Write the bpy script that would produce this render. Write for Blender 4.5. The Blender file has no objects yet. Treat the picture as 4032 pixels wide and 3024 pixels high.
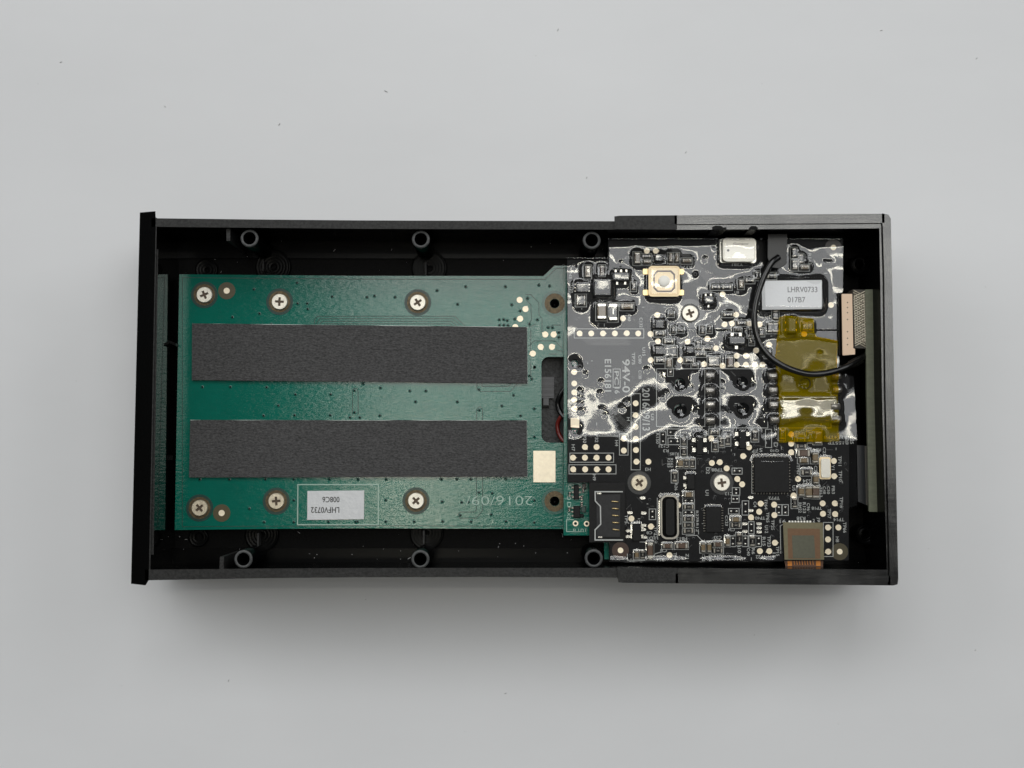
import bpy, bmesh, math, random
import numpy as np
from mathutils import Vector, Matrix
random.seed(4); np.random.seed(4)
# ---------------------------------------------------------------- camera, world, lamps (1 unit = 1 cm)
SC = bpy.context.scene
COL = SC.collection
F = 4500.0                       # focal length in photo pixels (photo is 4032 x 3024)
TH = math.radians(3.6)           # slight pitch
RIM = 2.2                        # height of the case rim above the table
DIST = F / 195.0
CAM = Vector((0.0, -DIST * math.sin(TH), RIM + DIST * math.cos(TH)))
cam = bpy.data.cameras.new('camera'); camo = bpy.data.objects.new('camera', cam); COL.objects.link(camo)
camo.location = CAM; camo.rotation_euler = (TH, 0, 0)
cam.sensor_width = 36; cam.lens = 36 * F / 4032.0; cam.clip_start = 0.5; cam.clip_end = 2000
SC.camera = camo
w = bpy.data.worlds.new('World'); SC.world = w; w.use_nodes = True
w.node_tree.nodes['Background'].inputs[0].default_value = (0.93, 0.97, 1.0, 1)
w.node_tree.nodes['Background'].inputs[1].default_value = 0.055
SC.view_settings.view_transform = 'Standard'; SC.view_settings.look = 'None'
SC.view_settings.exposure = 0; SC.view_settings.gamma = 1

def lamp(name, loc, target, sx, sy, radiance, col=(1, 1, 1)):
    l = bpy.data.lights.new(name, 'AREA'); l.shape = 'RECTANGLE'; l.size = sx; l.size_y = sy
    l.energy = radiance * math.pi * sx * sy; l.color = col
    o = bpy.data.objects.new(name, l); COL.objects.link(o); o.location = loc
    d = Vector(target) - Vector(loc)
    o.rotation_euler = d.to_track_quat('-Z', 'Y').to_euler()
    return o
ZL = 151.5
lamp('ceiling_panel_lamp', (42, 48, ZL), (42, 48, 0), 140, 92, 2.0, (0.97, 0.99, 1.0))
lamp('ceiling_tube_lamp', (18, 6.2, ZL - 2), (18, 6.2, 0), 84, 3.0, 8.5, (1.0, 0.95, 0.80))
lamp('ceiling_tube_lamp', (18, 27, ZL - 2), (18, 27, 0), 84, 3.6, 9.0, (1.0, 0.96, 0.82))
lamp('ceiling_tube_lamp', (-14, -10.5, ZL - 2), (-14, -10.5, 0), 20, 6.0, 16.0, (1.0, 0.95, 0.78))
lamp('fill_lamp', (-30, 135, 150), (0, 0, 0), 150, 70, 3.6, (0.98, 0.99, 1.0))
lamp('fill_lamp', (-170, 100, 110), (0, 15, 0), 150, 80, 3.2, (0.98, 0.99, 1.0))  # unseen fill added on the left to brighten the table
lamp('fill_lamp', (180, 110, 110), (0, 15, 0), 150, 80, 3.2, (0.98, 0.99, 1.0))  # matching fill added out of view on the right
lamp('fill_lamp', (10, -180, 120), (0, 0, 0), 150, 80, 0.25, (0.98, 0.99, 1.0))  # weak added fill from the near side, lifts the case shadow

def P(px, py, z):
    dx = (px - 2016) / F; dy = -(py - 1512) / F
    d = Vector((dx, dy * math.cos(TH) + math.sin(TH), dy * math.sin(TH) - math.cos(TH)))
    t = (z - CAM.z) / d.z
    return CAM + d * t
def S(z): return (CAM.z - z) / F          # cm per photo pixel near height z

# ---------------------------------------------------------------- materials
def mat(name, base, rough=0.5, metal=0.0, spec=0.5, ior=1.5, noise=None, bump=None, trans=None, rnoise=None):
    """noise=(scale, amount, detail[, stretch]) colour variation; bump=(scale, strength, distance[, stretch])"""
    m = bpy.data.materials.new(name); m.use_nodes = True
    nt = m.node_tree; b = nt.nodes['Principled BSDF']
    b.inputs['Base Color'].default_value = (*base, 1); b.inputs['Roughness'].default_value = rough
    b.inputs['Metallic'].default_value = metal; b.inputs['IOR'].default_value = ior; b.inputs['Specular IOR Level'].default_value = spec
    tc = nt.nodes.new('ShaderNodeTexCoord')
    def nz(scale, detail, stretch=(1, 1, 1)):
        mp = nt.nodes.new('ShaderNodeMapping'); mp.inputs['Scale'].default_value = stretch
        nt.links.new(tc.outputs['Object'], mp.inputs[0])
        n = nt.nodes.new('ShaderNodeTexNoise'); n.inputs['Scale'].default_value = scale
        n.inputs['Detail'].default_value = detail; n.inputs['Roughness'].default_value = 0.6
        nt.links.new(mp.outputs[0], n.inputs['Vector']); return n
    if noise:
        n = nz(noise[0], noise[2], noise[3] if len(noise) > 3 else (1, 1, 1))
        r = nt.nodes.new('ShaderNodeMapRange'); r.inputs[1].default_value = 0.3; r.inputs[2].default_value = 0.7
        r.inputs[3].default_value = 1 - noise[1]; r.inputs[4].default_value = 1 + noise[1]
        nt.links.new(n.outputs['Fac'], r.inputs[0])
        mx = nt.nodes.new('ShaderNodeVectorMath'); mx.operation = 'SCALE'; mx.inputs[0].default_value = base
        nt.links.new(r.outputs[0], mx.inputs['Scale']); nt.links.new(mx.outputs[0], b.inputs['Base Color'])
    if rnoise:
        n = nz(rnoise[0], 3)
        r = nt.nodes.new('ShaderNodeMapRange'); r.inputs[1].default_value = 0.35; r.inputs[2].default_value = 0.65
        r.inputs[3].default_value = rnoise[1]; r.inputs[4].default_value = rnoise[2]
        nt.links.new(n.outputs['Fac'], r.inputs[0]); nt.links.new(r.outputs[0], b.inputs['Roughness'])
    if bump:
        n = nz(bump[0], 4, bump[3] if len(bump) > 3 else (1, 1, 1))
        bp = nt.nodes.new('ShaderNodeBump'); bp.inputs['Strength'].default_value = bump[1]; bp.inputs['Distance'].default_value = bump[2]
        nt.links.new(n.outputs['Fac'], bp.inputs['Height']); nt.links.new(bp.outputs[0], b.inputs['Normal'])
    return m
def clear_mat(name, tint, gloss_ior, rough, diff=None, diff_fac=0.0, bump=None):
    m = bpy.data.materials.new(name); m.use_nodes = True; nt = m.node_tree; nt.nodes.clear()
    o = nt.nodes.new('ShaderNodeOutputMaterial'); t = nt.nodes.new('ShaderNodeBsdfTransparent'); t.inputs[0].default_value = (*tint, 1)
    g = nt.nodes.new('ShaderNodeBsdfGlossy'); g.inputs['Roughness'].default_value = rough; g.inputs[0].default_value = (1, 1, 1, 1)
    f = nt.nodes.new('ShaderNodeFresnel'); ge = nt.nodes.new('ShaderNodeNewGeometry'); mr = nt.nodes.new('ShaderNodeMapRange')
    mr.inputs[3].default_value = gloss_ior; mr.inputs[4].default_value = 1.0 / gloss_ior      # a thin sheet reflects alike from both sides
    nt.links.new(ge.outputs['Backfacing'], mr.inputs[0]); nt.links.new(mr.outputs[0], f.inputs[0])
    mx = nt.nodes.new('ShaderNodeMixShader'); nt.links.new(f.outputs[0], mx.inputs[0])
    src = t
    if diff:
        d = nt.nodes.new('ShaderNodeBsdfDiffuse'); d.inputs[0].default_value = (*diff, 1)
        m2 = nt.nodes.new('ShaderNodeMixShader'); m2.inputs[0].default_value = diff_fac
        nt.links.new(t.outputs[0], m2.inputs[1]); nt.links.new(d.outputs[0], m2.inputs[2]); src = m2
    nt.links.new(src.outputs[0], mx.inputs[1]); nt.links.new(g.outputs[0], mx.inputs[2]); nt.links.new(mx.outputs[0], o.inputs[0])
    if bump:
        tc = nt.nodes.new('ShaderNodeTexCoord'); n = nt.nodes.new('ShaderNodeTexNoise'); n.inputs['Scale'].default_value = bump[0]; n.inputs['Detail'].default_value = 3
        bp = nt.nodes.new('ShaderNodeBump'); bp.inputs['Strength'].default_value = bump[1]; bp.inputs['Distance'].default_value = bump[2]
        nt.links.new(tc.outputs['Object'], n.inputs['Vector']); nt.links.new(n.outputs['Fac'], bp.inputs['Height'])
        nt.links.new(bp.outputs[0], g.inputs['Normal']); nt.links.new(bp.outputs[0], f.inputs['Normal'])
    return m
M = {}
M['rim'] = mat('textured_black_plastic', (0.02, 0.02, 0.0195), 0.5, bump=(24, 0.8, 0.008), noise=(22, 0.6, 3), spec=0.3)
M['gloss'] = mat('glossy_black_plastic', (0.0014, 0.0015, 0.0016), 0.24, bump=(6, 0.05, 0.01), spec=0.07)
M['mirror'] = mat('shiny_black_plastic', (0.002, 0.002, 0.002), 0.07, bump=(2, 0.05, 0.01), ior=1.9)
M['collar'] = mat('polished_black_plastic', (0.006, 0.006, 0.006), 0.2, bump=(5, 0.12, 0.01, (0.35, 4, 1)), ior=1.85, rnoise=(1.2, 0.16, 0.26))
M['bossring'] = mat('grey_boss_rim', (0.055, 0.057, 0.057), 0.5, noise=(20, 0.4, 3))  # lighter grey for the top ring of the screw bosses
M['floor'] = mat('grained_black_plastic', (0.0022, 0.0022, 0.0023), 0.4, bump=(26, 0.5, 0.008), spec=0.05, noise=(26, 0.5, 3))
M['tray'] = mat('dark_tray_metal', (0.022, 0.022, 0.023), 0.5, noise=(18, 0.2, 3), spec=0.3)
M['grain'] = mat('grained_grey_plastic', (0.03, 0.031, 0.032), 0.5, bump=(14, 0.9, 0.02), noise=(15, 0.75, 3))
M['green'] = mat('green_solder_mask', (0.0005, 0.122, 0.085), 0.10, bump=(6, 1.0, 0.0040, (1, 2.8, 1)), ior=1.56, noise=(3, 0.06, 3))
M['green_dark'] = mat('green_trace_edge', (0.002, 0.05, 0.036), 0.3)
M['green_trace'] = mat('green_trace', (0.003, 0.085, 0.062), 0.22, spec=0.6)
M['green_edge'] = mat('fibreglass_edge', (0.03, 0.09, 0.06), 0.5, noise=(14, 0.5, 3))
M['green_moss'] = mat('green_board_side', (0.03, 0.055, 0.045), 0.5, noise=(12, 0.6, 3))
M['black_mask'] = mat('black_solder_mask', (0.0032, 0.0032, 0.0040), 0.4, bump=(40, 0.25, 0.003), noise=(9, 0.35, 3), spec=0.14)
M['black_trace'] = mat('black_trace', (0.016, 0.017, 0.018), 0.28, spec=0.6)
M['via'] = mat('via_hole', (0.001, 0.001, 0.001), 0.6, spec=0.1)
M['silk'] = mat('white_silkscreen', (0.46, 0.47, 0.45), 0.6)
M['silkg'] = mat('pale_silkscreen', (0.36, 0.5, 0.42), 0.6)
M['gold'] = mat('gold_plated_pad', (0.97, 0.86, 0.66), 0.42, metal=0.4, noise=(10, 0.06, 2))
M['goldm'] = mat('gold_contact', (0.8, 0.6, 0.3), 0.3, metal=0.9)
M['brass'] = mat('bare_brass_ring', (0.09, 0.066, 0.034), 0.4, metal=0.5, noise=(18, 0.5, 3))
M['bronze'] = mat('bronze_ring', (0.075, 0.06, 0.025), 0.35, spec=0.5)
M['brownring'] = mat('brown_ring', (0.05, 0.02, 0.01), 0.35)
M['greyring'] = mat('taupe_ring', (0.06, 0.05, 0.043), 0.35)
M['ringgreen'] = mat('dark_green_ring', (0.003, 0.035, 0.028), 0.3)
M['steel'] = mat('screw_steel', (0.82, 0.78, 0.68), 0.4, metal=0.55, noise=(12, 0.08, 3), bump=(30, 0.15, 0.004))
M['steel_warm'] = mat('worn_screw_steel', (0.62, 0.55, 0.42), 0.4, metal=0.55, noise=(14, 0.2, 4), bump=(30, 0.25, 0.004))
M['recess'] = mat('screw_recess', (0.09, 0.065, 0.045), 0.5, metal=0.5)
M['foam'] = mat('charcoal_foam', (0.068, 0.067, 0.067), 0.9, noise=(22, 0.5, 4, (1, 1.7, 1)), bump=(9, 1.0, 0.022, (1, 3.2, 1)), spec=0.2)
M['liner'] = mat('white_adhesive_liner', (0.6, 0.66, 0.62), 0.5)
M['paper'] = mat('white_sticker_paper', (0.6, 0.61, 0.62), 0.3, bump=(5, 0.35, 0.03), spec=0.6)
M['ink'] = mat('black_print', (0.02, 0.02, 0.02), 0.5)
M['inkgrey'] = mat('grey_print', (0.03, 0.03, 0.03), 0.5)
M['chip'] = mat('chip_epoxy', (0.0065, 0.0065, 0.007), 0.45, noise=(20, 0.3, 3), spec=0.2)
M['resist'] = mat('resistor_body', (0.008, 0.008, 0.008), 0.25)
M['captan'] = mat('ceramic_tan', (0.17, 0.12, 0.06), 0.3, noise=(14, 0.2, 2))
M['capbrown'] = mat('ceramic_brown', (0.08, 0.045, 0.028), 0.3)
M['solder'] = mat('solder', (0.72, 0.7, 0.64), 0.22, metal=0.85, bump=(12, 0.3, 0.01))
M['dullsolder'] = mat('dull_solder', (0.34, 0.32, 0.28), 0.35, metal=0.7)
M['can'] = mat('crystal_can', (0.62, 0.6, 0.54), 0.3, metal=0.5)
M['switch'] = mat('switch_gold', (1.0, 0.8, 0.5), 0.42, metal=0.2)
M['white'] = mat('white_button', (0.95, 0.93, 0.85), 0.4)
M['cable'] = mat('cable_rubber', (0.006, 0.006, 0.006), 0.22, spec=0.6, bump=(5, 0.2, 0.02))
M['shrink'] = mat('heat_shrink', (0.008, 0.008, 0.009), 0.35)
M['cream'] = mat('cream_plastic', (0.82, 0.6, 0.42), 0.42)
M['weave'] = mat('silver_weave', (0.55, 0.5, 0.4), 0.35, metal=0.8)
M['weavebase'] = mat('weave_base', (0.06, 0.055, 0.045), 0.6)
M['olive'] = mat('olive_panel_edge', (0.15, 0.16, 0.11), 0.6, noise=(6, 0.15, 4, (1, 3, 1)))
M['smoke'] = mat('smoked_plastic', (0.03, 0.032, 0.035), 0.25)
M['flex'] = mat('flex_stiffener', (0.155, 0.135, 0.07), 0.45, noise=(20, 0.1, 3))
M['flexo'] = mat('flex_orange_window', (0.15, 0.075, 0.03), 0.45, noise=(20, 0.1, 3))
M['flexg'] = mat('flex_olive_window', (0.085, 0.085, 0.055), 0.45, noise=(20, 0.1, 3))
M['copper'] = mat('copper_film', (0.75, 0.25, 0.02), 0.35, metal=0.1)
M['kdark'] = mat('dark_amber_film', (0.12, 0.04, 0.008), 0.3)
M['grey'] = mat('grey_ribbon', (0.11, 0.11, 0.115), 0.5)
M['redwire'] = mat('red_insulation', (0.13, 0.012, 0.008), 0.25)
M['table'] = mat('white_table_top', (0.695, 0.70, 0.708), 0.38, spec=0.35, noise=(0.1, 0.03, 5, (1, 2, 1)), bump=(0.5, 0.03, 0.05))
M['speck'] = mat('dust_grey', (0.4, 0.4, 0.4), 0.8)
M['film'] = clear_mat('clear_plastic_film', (0.97, 0.97, 0.97), 1.8, 0.05, (0.8, 0.82, 0.82), 0.0012, bump=(3.2, 0.05, 0.03))
M['tape'] = clear_mat('amber_polyimide_tape', (0.9, 0.62, 0.0), 1.32, 0.08, (0.46, 0.35, 0.0), 0.30, bump=(2.5, 0.12, 0.03))

# ---------------------------------------------------------------- object helpers
def link(name, me, parent=None):
    o = bpy.data.objects.new(name, me); COL.objects.link(o)
    if parent is not None:
        o.parent = parent
        if parent.matrix_parent_inverse is not None: pass
        o.location = -Vector(parent.get('base', (0, 0, 0)))
    return o
def thing(name, label, cat, loc=(0, 0, 0), group=None):
    o = bpy.data.objects.new(name, None); COL.objects.link(o); o.location = loc; o.empty_display_size = 0.2
    o['label'] = label; o['category'] = cat
    if group: o['group'] = group
    return o
def tag(o, label, cat, group=None, kind=None):
    if label: o['label'] = label
    if cat: o['category'] = cat
    if group: o['group'] = group
    if kind: o['kind'] = kind
    return o
def to_mesh(name, bm, mats):
    me = bpy.data.meshes.new(name); bmesh.ops.recalc_face_normals(bm, faces=bm.faces) if bm.faces else None
    bm.to_mesh(me); bm.free()
    for k in (mats if isinstance(mats, (list, tuple)) else [mats]): me.materials.append(M[k])
    return me
def obj(name, bm, mats, parent=None, smooth=False, kind=None):
    me = to_mesh(name, bm, mats)
    if smooth: me.polygons.foreach_set('use_smooth', [True] * len(me.polygons))
    o = bpy.data.objects.new(name, me); COL.objects.link(o)
    if parent is not None:
        o.parent = parent
        pt = parent; off = Vector((0, 0, 0))
        while pt is not None: off += pt.location; pt = pt.parent
        o.location = -off
    if kind: o['kind'] = kind
    return o
def prism(bm, pts, z0, z1, holes=(), bev=0.0, mi=0, mtop=None, draft=0.0):
    """pts: list of (x, y) world; extruded polygon with holes"""
    def loop(pp, z): return [bm.verts.new((p[0], p[1], z)) for p in pp]
    rings = [list(pts)] + [list(h) for h in holes]
    faces = []
    tops, bots = [], []
    for r in rings: tops.append(loop(r, z1)); bots.append(loop(r, z0))
    for vs in (tops, bots):
        if len(rings) == 1:
            faces.append(bm.faces.new(vs[0]))
            if vs is tops: faces[-1].material_index = mi if mtop is None else mtop
        else:
            es = []
            for lp in vs:
                for i in range(len(lp)): es.append(bm.edges.new((lp[i], lp[(i + 1) % len(lp)])))
            r = bmesh.ops.triangle_fill(bm, use_beauty=True, use_dissolve=False, edges=es)
            for g in r['geom']:
                if isinstance(g, bmesh.types.BMFace):
                    g.material_index = (mi if (mtop is None or vs is bots) else mtop)
    for t, b in zip(tops, bots):
        for i in range(len(t)):
            j = (i + 1) % len(t)
            f = bm.faces.new((t[i], t[j], b[j], b[i])); f.material_index = mi
    if bev > 0:
        es = [e for e in bm.edges if e.verts[0] in tops[0] and e.verts[1] in tops[0] and len(e.link_faces) == 2
              and abs(e.link_faces[0].normal.z - e.link_faces[1].normal.z) > -1]
        bm.normal_update()
        ts = set(tops[0])
        es = [e for e in bm.edges if e.verts[0] in ts and e.verts[1] in ts and any(abs(f.normal.z) < 0.5 for f in e.link_faces)]
        bmesh.ops.bevel(bm, geom=es, offset=bev, segments=2, affect='EDGES', profile=0.6)
def circ(cx, cy, r, n=24, a0=0, a1=None):
    if a1 is None: return [(cx + r * math.cos(2 * math.pi * i / n), cy + r * math.sin(2 * math.pi * i / n)) for i in range(n)]
    return [(cx + r * math.cos(a0 + (a1 - a0) * i / n), cy + r * math.sin(a0 + (a1 - a0) * i / n)) for i in range(n + 1)]
def rrect(cx, cy, w, h, r, n=5):
    pts = []
    for (sx, sy, a) in ((1, 1, 0), (-1, 1, 90), (-1, -1, 180), (1, -1, 270)):
        for i in range(n + 1):
            t = math.radians(a + 90 * i / n)
            pts.append((cx + sx * (w / 2 - r) + r * math.cos(t), cy + sy * (h / 2 - r) + r * math.sin(t)))
    return pts
def PX(pts, z): return [(P(x, y, z).x, P(x, y, z).y) for x, y in pts]
def lathe(bm, prof, cx, cy, n=32, mi=0):
    rings = []
    for r, z in prof:
        if r < 1e-5: rings.append([bm.verts.new((cx, cy, z))])
        else: rings.append([bm.verts.new((cx + r * math.cos(2 * math.pi * i / n), cy + r * math.sin(2 * math.pi * i / n), z)) for i in range(n)])
    for a, b in zip(rings, rings[1:]):
        for i in range(n):
            j = (i + 1) % n
            if len(a) == 1 and len(b) == 1: continue
            if len(a) == 1: f = bm.faces.new((a[0], b[i], b[j]))
            elif len(b) == 1: f = bm.faces.new((a[i], a[j], b[0]))
            else: f = bm.faces.new((a[i], a[j], b[j], b[i]))
            f.material_index = mi; f.smooth = True
def tube(bm, pts, r, n=12, mi=0, caps=True):
    pts = [Vector(p) for p in pts]; rings = []
    rr = r if isinstance(r, (list, tuple)) else [r] * len(pts)
    for i, p in enumerate(pts):
        d = (pts[min(i + 1, len(pts) - 1)] - pts[max(i - 1, 0)]).normalized()
        u = d.cross(Vector((0, 0, 1)));
        if u.length < 1e-3: u = Vector((1, 0, 0))
        u.normalize(); v = u.cross(d)
        rings.append([bm.verts.new(p + (u * math.cos(2 * math.pi * k / n) + v * math.sin(2 * math.pi * k / n)) * rr[i]) for k in range(n)])
    for a, b in zip(rings, rings[1:]):
        for k in range(n):
            f = bm.faces.new((a[k], a[(k + 1) % n], b[(k + 1) % n], b[k])); f.smooth = True; f.material_index = mi
    if caps: bm.faces.new(rings[0]); bm.faces.new(rings[-1])
def spline(pts, n=10):
    pts = [Vector(p) for p in pts]; out = []
    q = [pts[0]] + pts + [pts[-1]]
    for i in range(1, len(q) - 2):
        for k in range(n):
            t = k / n; a, b, c, d = q[i - 1], q[i], q[i + 1], q[i + 2]
            out.append(0.5 * ((2 * b) + (c - a) * t + (2 * a - 5 * b + 4 * c - d) * t * t + (-a + 3 * b - 3 * c + d) * t ** 3))
    out.append(pts[-1]); return out
def strip(bm, pts, wd, z0, z1, closed=False, mi=0):
    """raised flat ribbon of width wd along xy world points"""
    pts = [Vector((p[0], p[1])) for p in pts]; n = len(pts); L, R = [], []
    for i in range(n):
        a = pts[(i - 1) % n] if (closed or i > 0) else pts[i]; b = pts[(i + 1) % n] if (closed or i < n - 1) else pts[i]
        d1 = (pts[i] - a); d2 = (b - pts[i])
        if d1.length < 1e-9: d1 = d2
        if d2.length < 1e-9: d2 = d1
        d1.normalize(); d2.normalize(); t = (d1 + d2)
        if t.length < 1e-6: t = d1
        t.normalize(); nrm = Vector((-t.y, t.x)); k = min(2.0, 1 / max(0.3, abs(nrm.dot(Vector((-d1.y, d1.x))))))
        L.append(pts[i] + nrm * wd / 2 * k); R.append(pts[i] - nrm * wd / 2 * k)
    tl = [bm.verts.new((p.x, p.y, z1)) for p in L]; tr = [bm.verts.new((p.x, p.y, z1)) for p in R]
    bl = [bm.verts.new((p.x, p.y, z0)) for p in L]; br = [bm.verts.new((p.x, p.y, z0)) for p in R]
    for i in range(n if closed else n - 1):
        j = (i + 1) % n
        for q in ((tl[i], tl[j], tr[j], tr[i]), (tl[i], bl[i], bl[j], tl[j]), (tr[i], tr[j], br[j], br[i])):
            f = bm.faces.new(q); f.material_index = mi
def text_into(bm, s, cx, cy, rot, hpx, z, length=None, mi=0, bold=0.0):
    """flat lettering centred at photo pixel (cx, cy), cap height hpx, length in px along the baseline"""
    cu = bpy.data.curves.new('t', 'FONT'); cu.body = s; cu.size = 1; cu.offset = bold; cu.resolution_u = 3; cu.fill_mode = 'FRONT'
    to = bpy.data.objects.new('t', cu); me = bpy.data.meshes.new_from_object(to)
    n = len(me.vertices); co = np.empty(n * 3); me.vertices.foreach_get('co', co); co = co.reshape(-1, 3)
    x0, y0 = co[:, 0].min(), co[:, 1].min(); x1, y1 = co[:, 0].max(), co[:, 1].max()
    sc = S(z); k = hpx * sc / (y1 - y0 if y1 - y0 > 0.3 else 0.7); kx = k if length is None else length * sc / (x1 - x0)
    lx = (co[:, 0] - (x0 + x1) / 2) * kx; ly = (co[:, 1] - (y0 + y1) / 2) * k
    c, sn = math.cos(math.radians(rot)), math.sin(math.radians(rot)); o = P(cx, cy, z)
    vs = [bm.verts.new((o.x + lx[i] * c - ly[i] * sn, o.y + lx[i] * sn + ly[i] * c, z)) for i in range(n)]
    for p in me.polygons:
        try: f = bm.faces.new([vs[i] for i in p.vertices]); f.material_index = mi
        except ValueError: pass
    bpy.data.objects.remove(to); bpy.data.curves.remove(cu); bpy.data.meshes.remove(me)

# ---------------------------------------------------------------- table
bm = bmesh.new()
bmesh.ops.create_grid(bm, x_segments=8, y_segments=8, size=60)
tag(obj('table_top', bm, 'table'), None, None, kind='structure')
bm = bmesh.new()
SPK = [(2197, 118, 5, 70), (240, 245, 4, 20), (1100, 490, 5, 60), (1520, 360, 6, -30), (3845, 230, 4, 40), (3470, 120, 4, 10), (2110, 220, 3, 0), (2700, 600, 4, 50),
       (1180, 1100, 3, 0), (1990, 2730, 4, 20), (900, 2680, 4, 60), (2970, 2500, 4, 0), (3655, 2160, 3, 0), (1440, 2360, 3, 30), (480, 2700, 3, 0), (3840, 2560, 3, 50),
       (300, 1500, 3, 0), (2310, 700, 4, 70), (3000, 330, 3, 0), (3880, 1130, 3, 0), (150, 330, 3, 0), (1830, 2880, 3, 0), (650, 420, 4, 130), (3300, 2850, 3, 0)]
for x, y, r, a in SPK:
    if 520 < x < 3540 and 840 < y < 2300: continue
    c = P(x, y, 0.0); s = r * 0.55 * S(0)
    dl = s * (2.5 if a else 1.0)
    v = []
    for i in range(8):
        t = 2 * math.pi * i / 8; lx, ly = dl * math.cos(t), s * 0.6 * math.sin(t); ca, sa = math.cos(math.radians(a)), math.sin(math.radians(a))
        v.append(bm.verts.new((c.x + lx * ca - ly * sa, c.y + lx * sa + ly * ca, 0.006)))
    top = bm.verts.new((c.x, c.y, 0.02))
    for i in range(8): bm.faces.new((v[i], v[(i + 1) % 8], top))
tag(obj('dust', bm, 'speck'), 'grey dust specks and short fibres scattered on the white table', 'dust', kind='stuff')

def lint(n, seed):
    rr = random.Random(seed); b = bmesh.new()
    for _ in range(n):
        x = rr.uniform(630, 3450); y = rr.choice([rr.uniform(905, 1075), rr.uniform(2095, 2235), rr.uniform(905, 2235)])
        if y > 1075 and y < 2095: continue
        z = ZF + 0.08; c = P(x, y, z); q = rr.uniform(0.6, 1.7) * S(z); a = rr.uniform(0, 3.1); L = q * rr.choice([1, 1, 1, 4])
        vs = [b.verts.new((c.x + u * L * math.cos(a) - v * q * 0.6 * math.sin(a), c.y + u * L * math.sin(a) + v * q * 0.6 * math.cos(a), z)) for u, v in ((-1, -1), (1, -1), (1, 1), (-1, 1))]
        t_ = b.verts.new((c.x, c.y, z + 0.004))
        for k in range(4): b.faces.new((vs[k], vs[(k + 1) % 4], t_))
    return b
# ---------------------------------------------------------------- plastic case
Z0 = 0.0; ZF = 0.62
tag(obj('lint', lint(150, 5), 'speck'), 'tiny pale lint and dust on the black floor inside the case', 'lint', kind='stuff')
case = thing('plastic_case', 'open black plastic case half with a wider collar at its right end', 'device case', P(2016, 1560, 0))
def wall(name, outer, inner, z0=Z0, z1=RIM, mats=('rim', 'gloss'), bev=0.02):
    pts = PX(outer, z1) + PX(list(reversed(inner)), z1)
    b = bmesh.new(); prism(b, pts, z0, z1, bev=bev); bmesh.ops.recalc_face_normals(b, faces=b.faces)
    for f in b.faces: f.material_index = 0 if f.normal.z > 0.3 else 1
    return obj(name, b, mats, case)
TO = [(600, 863), (1000, 868), (1400, 871.5), (1900, 873.5), (2424, 875)]
TI = [(600, 889), (1000, 893), (1400, 897), (1900, 899), (2424, 900)]
BO = [(575, 2281), (1000, 2273), (1400, 2269), (1900, 2268), (2438, 2270)]
BI = [(575, 2247), (1000, 2243), (1400, 2240.5), (1900, 2240), (2438, 2240)]
wall('side_wall', TO, TI); wall('side_wall', list(BO), list(BI))
wall('end_wall', [(596, 889.5), (571, 2246.5)], [(613, 889.5), (588, 2246.5)], z1=RIM - 0.006, mats=('rim', 'mirror'))
# ledge inside the end wall
wall('wall_ledge', [(612, 985), (595, 2180)], [(619, 985), (601, 2180)], z1=RIM - 0.06, mats=('rim', 'mirror'))
# slim end plate, proud of the walls
bmx = bmesh.new(); prism(bmx, PX([(564, 849), (599, 846), (599.5, 862), (571.5, 2281), (566, 2290), (530, 2286)], RIM), Z0, RIM, bev=0.07)
obj('end_plate', bmx, 'gloss', case)
# small chamfer lugs where the end plate meets the side walls
for q in ([(600, 848), (614, 863), (600, 863)], [(570, 2281.5), (592, 2281.5), (568, 2292)]):
    bmx = bmesh.new(); prism(bmx, PX(q, RIM - 0.01), Z0, RIM - 0.01); obj('corner_lug', bmx, 'gloss', case)
# collar walls: rough starter piece, then polished double step
def collar(outer, inner, mats, z1, name='collar_wall', bev=0.03): return wall(name, outer, inner, z1=z1, mats=mats, bev=bev)
ZC = RIM + 0.05
collar([(2425, 857), (2440, 855), (2660, 853.5)], [(2425, 896), (2440, 897), (2660, 898)], ('rim', 'gloss'), ZC, 'collar_block')
collar([(2662, 853.5), (3100, 850), (3477, 847)], [(2662, 877), (3100, 875), (3477, 872)], ('collar', 'gloss'), ZC)
collar([(2662, 877), (3100, 875), (3474, 872)], [(2662, 899), (3100, 896), (3474, 893)], ('collar', 'gloss'), ZC - 0.05, 'collar_step')
collar([(2440, 2287), (2453, 2289), (2664, 2291)], [(2436, 2240), (2450, 2240), (2664, 2243)], ('rim', 'gloss'), ZC, 'collar_block')
collar([(2666, 2291), (3100, 2295), (3500, 2299)], [(2666, 2264), (3100, 2268), (3500, 2272)], ('collar', 'gloss'), ZC)
collar([(2666, 2264), (3100, 2268), (3500, 2272)], [(2666, 2243), (3100, 2246), (3500, 2249)], ('collar', 'gloss'), ZC - 0.05, 'collar_step')
collar([(3478, 847), (3494, 850), (3502, 862), (3507, 1100), (3516, 1560), (3531, 2280), (3529, 2296), (3515, 2299.5), (3501, 2299)],
       [(3478, 847.5), (3479, 872), (3482, 894), (3488, 1100), (3493, 1560), (3509, 2250), (3506, 2272), (3504, 2290), (3501, 2298.5)], ('collar', 'gloss'), ZC)
collar([(3480, 895), (3487, 1100), (3492, 1560), (3508, 2250)], [(3468, 895), (3472, 1100), (3479, 1560), (3498, 2250)], ('collar', 'gloss'), ZC - 0.06, 'collar_step')
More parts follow.
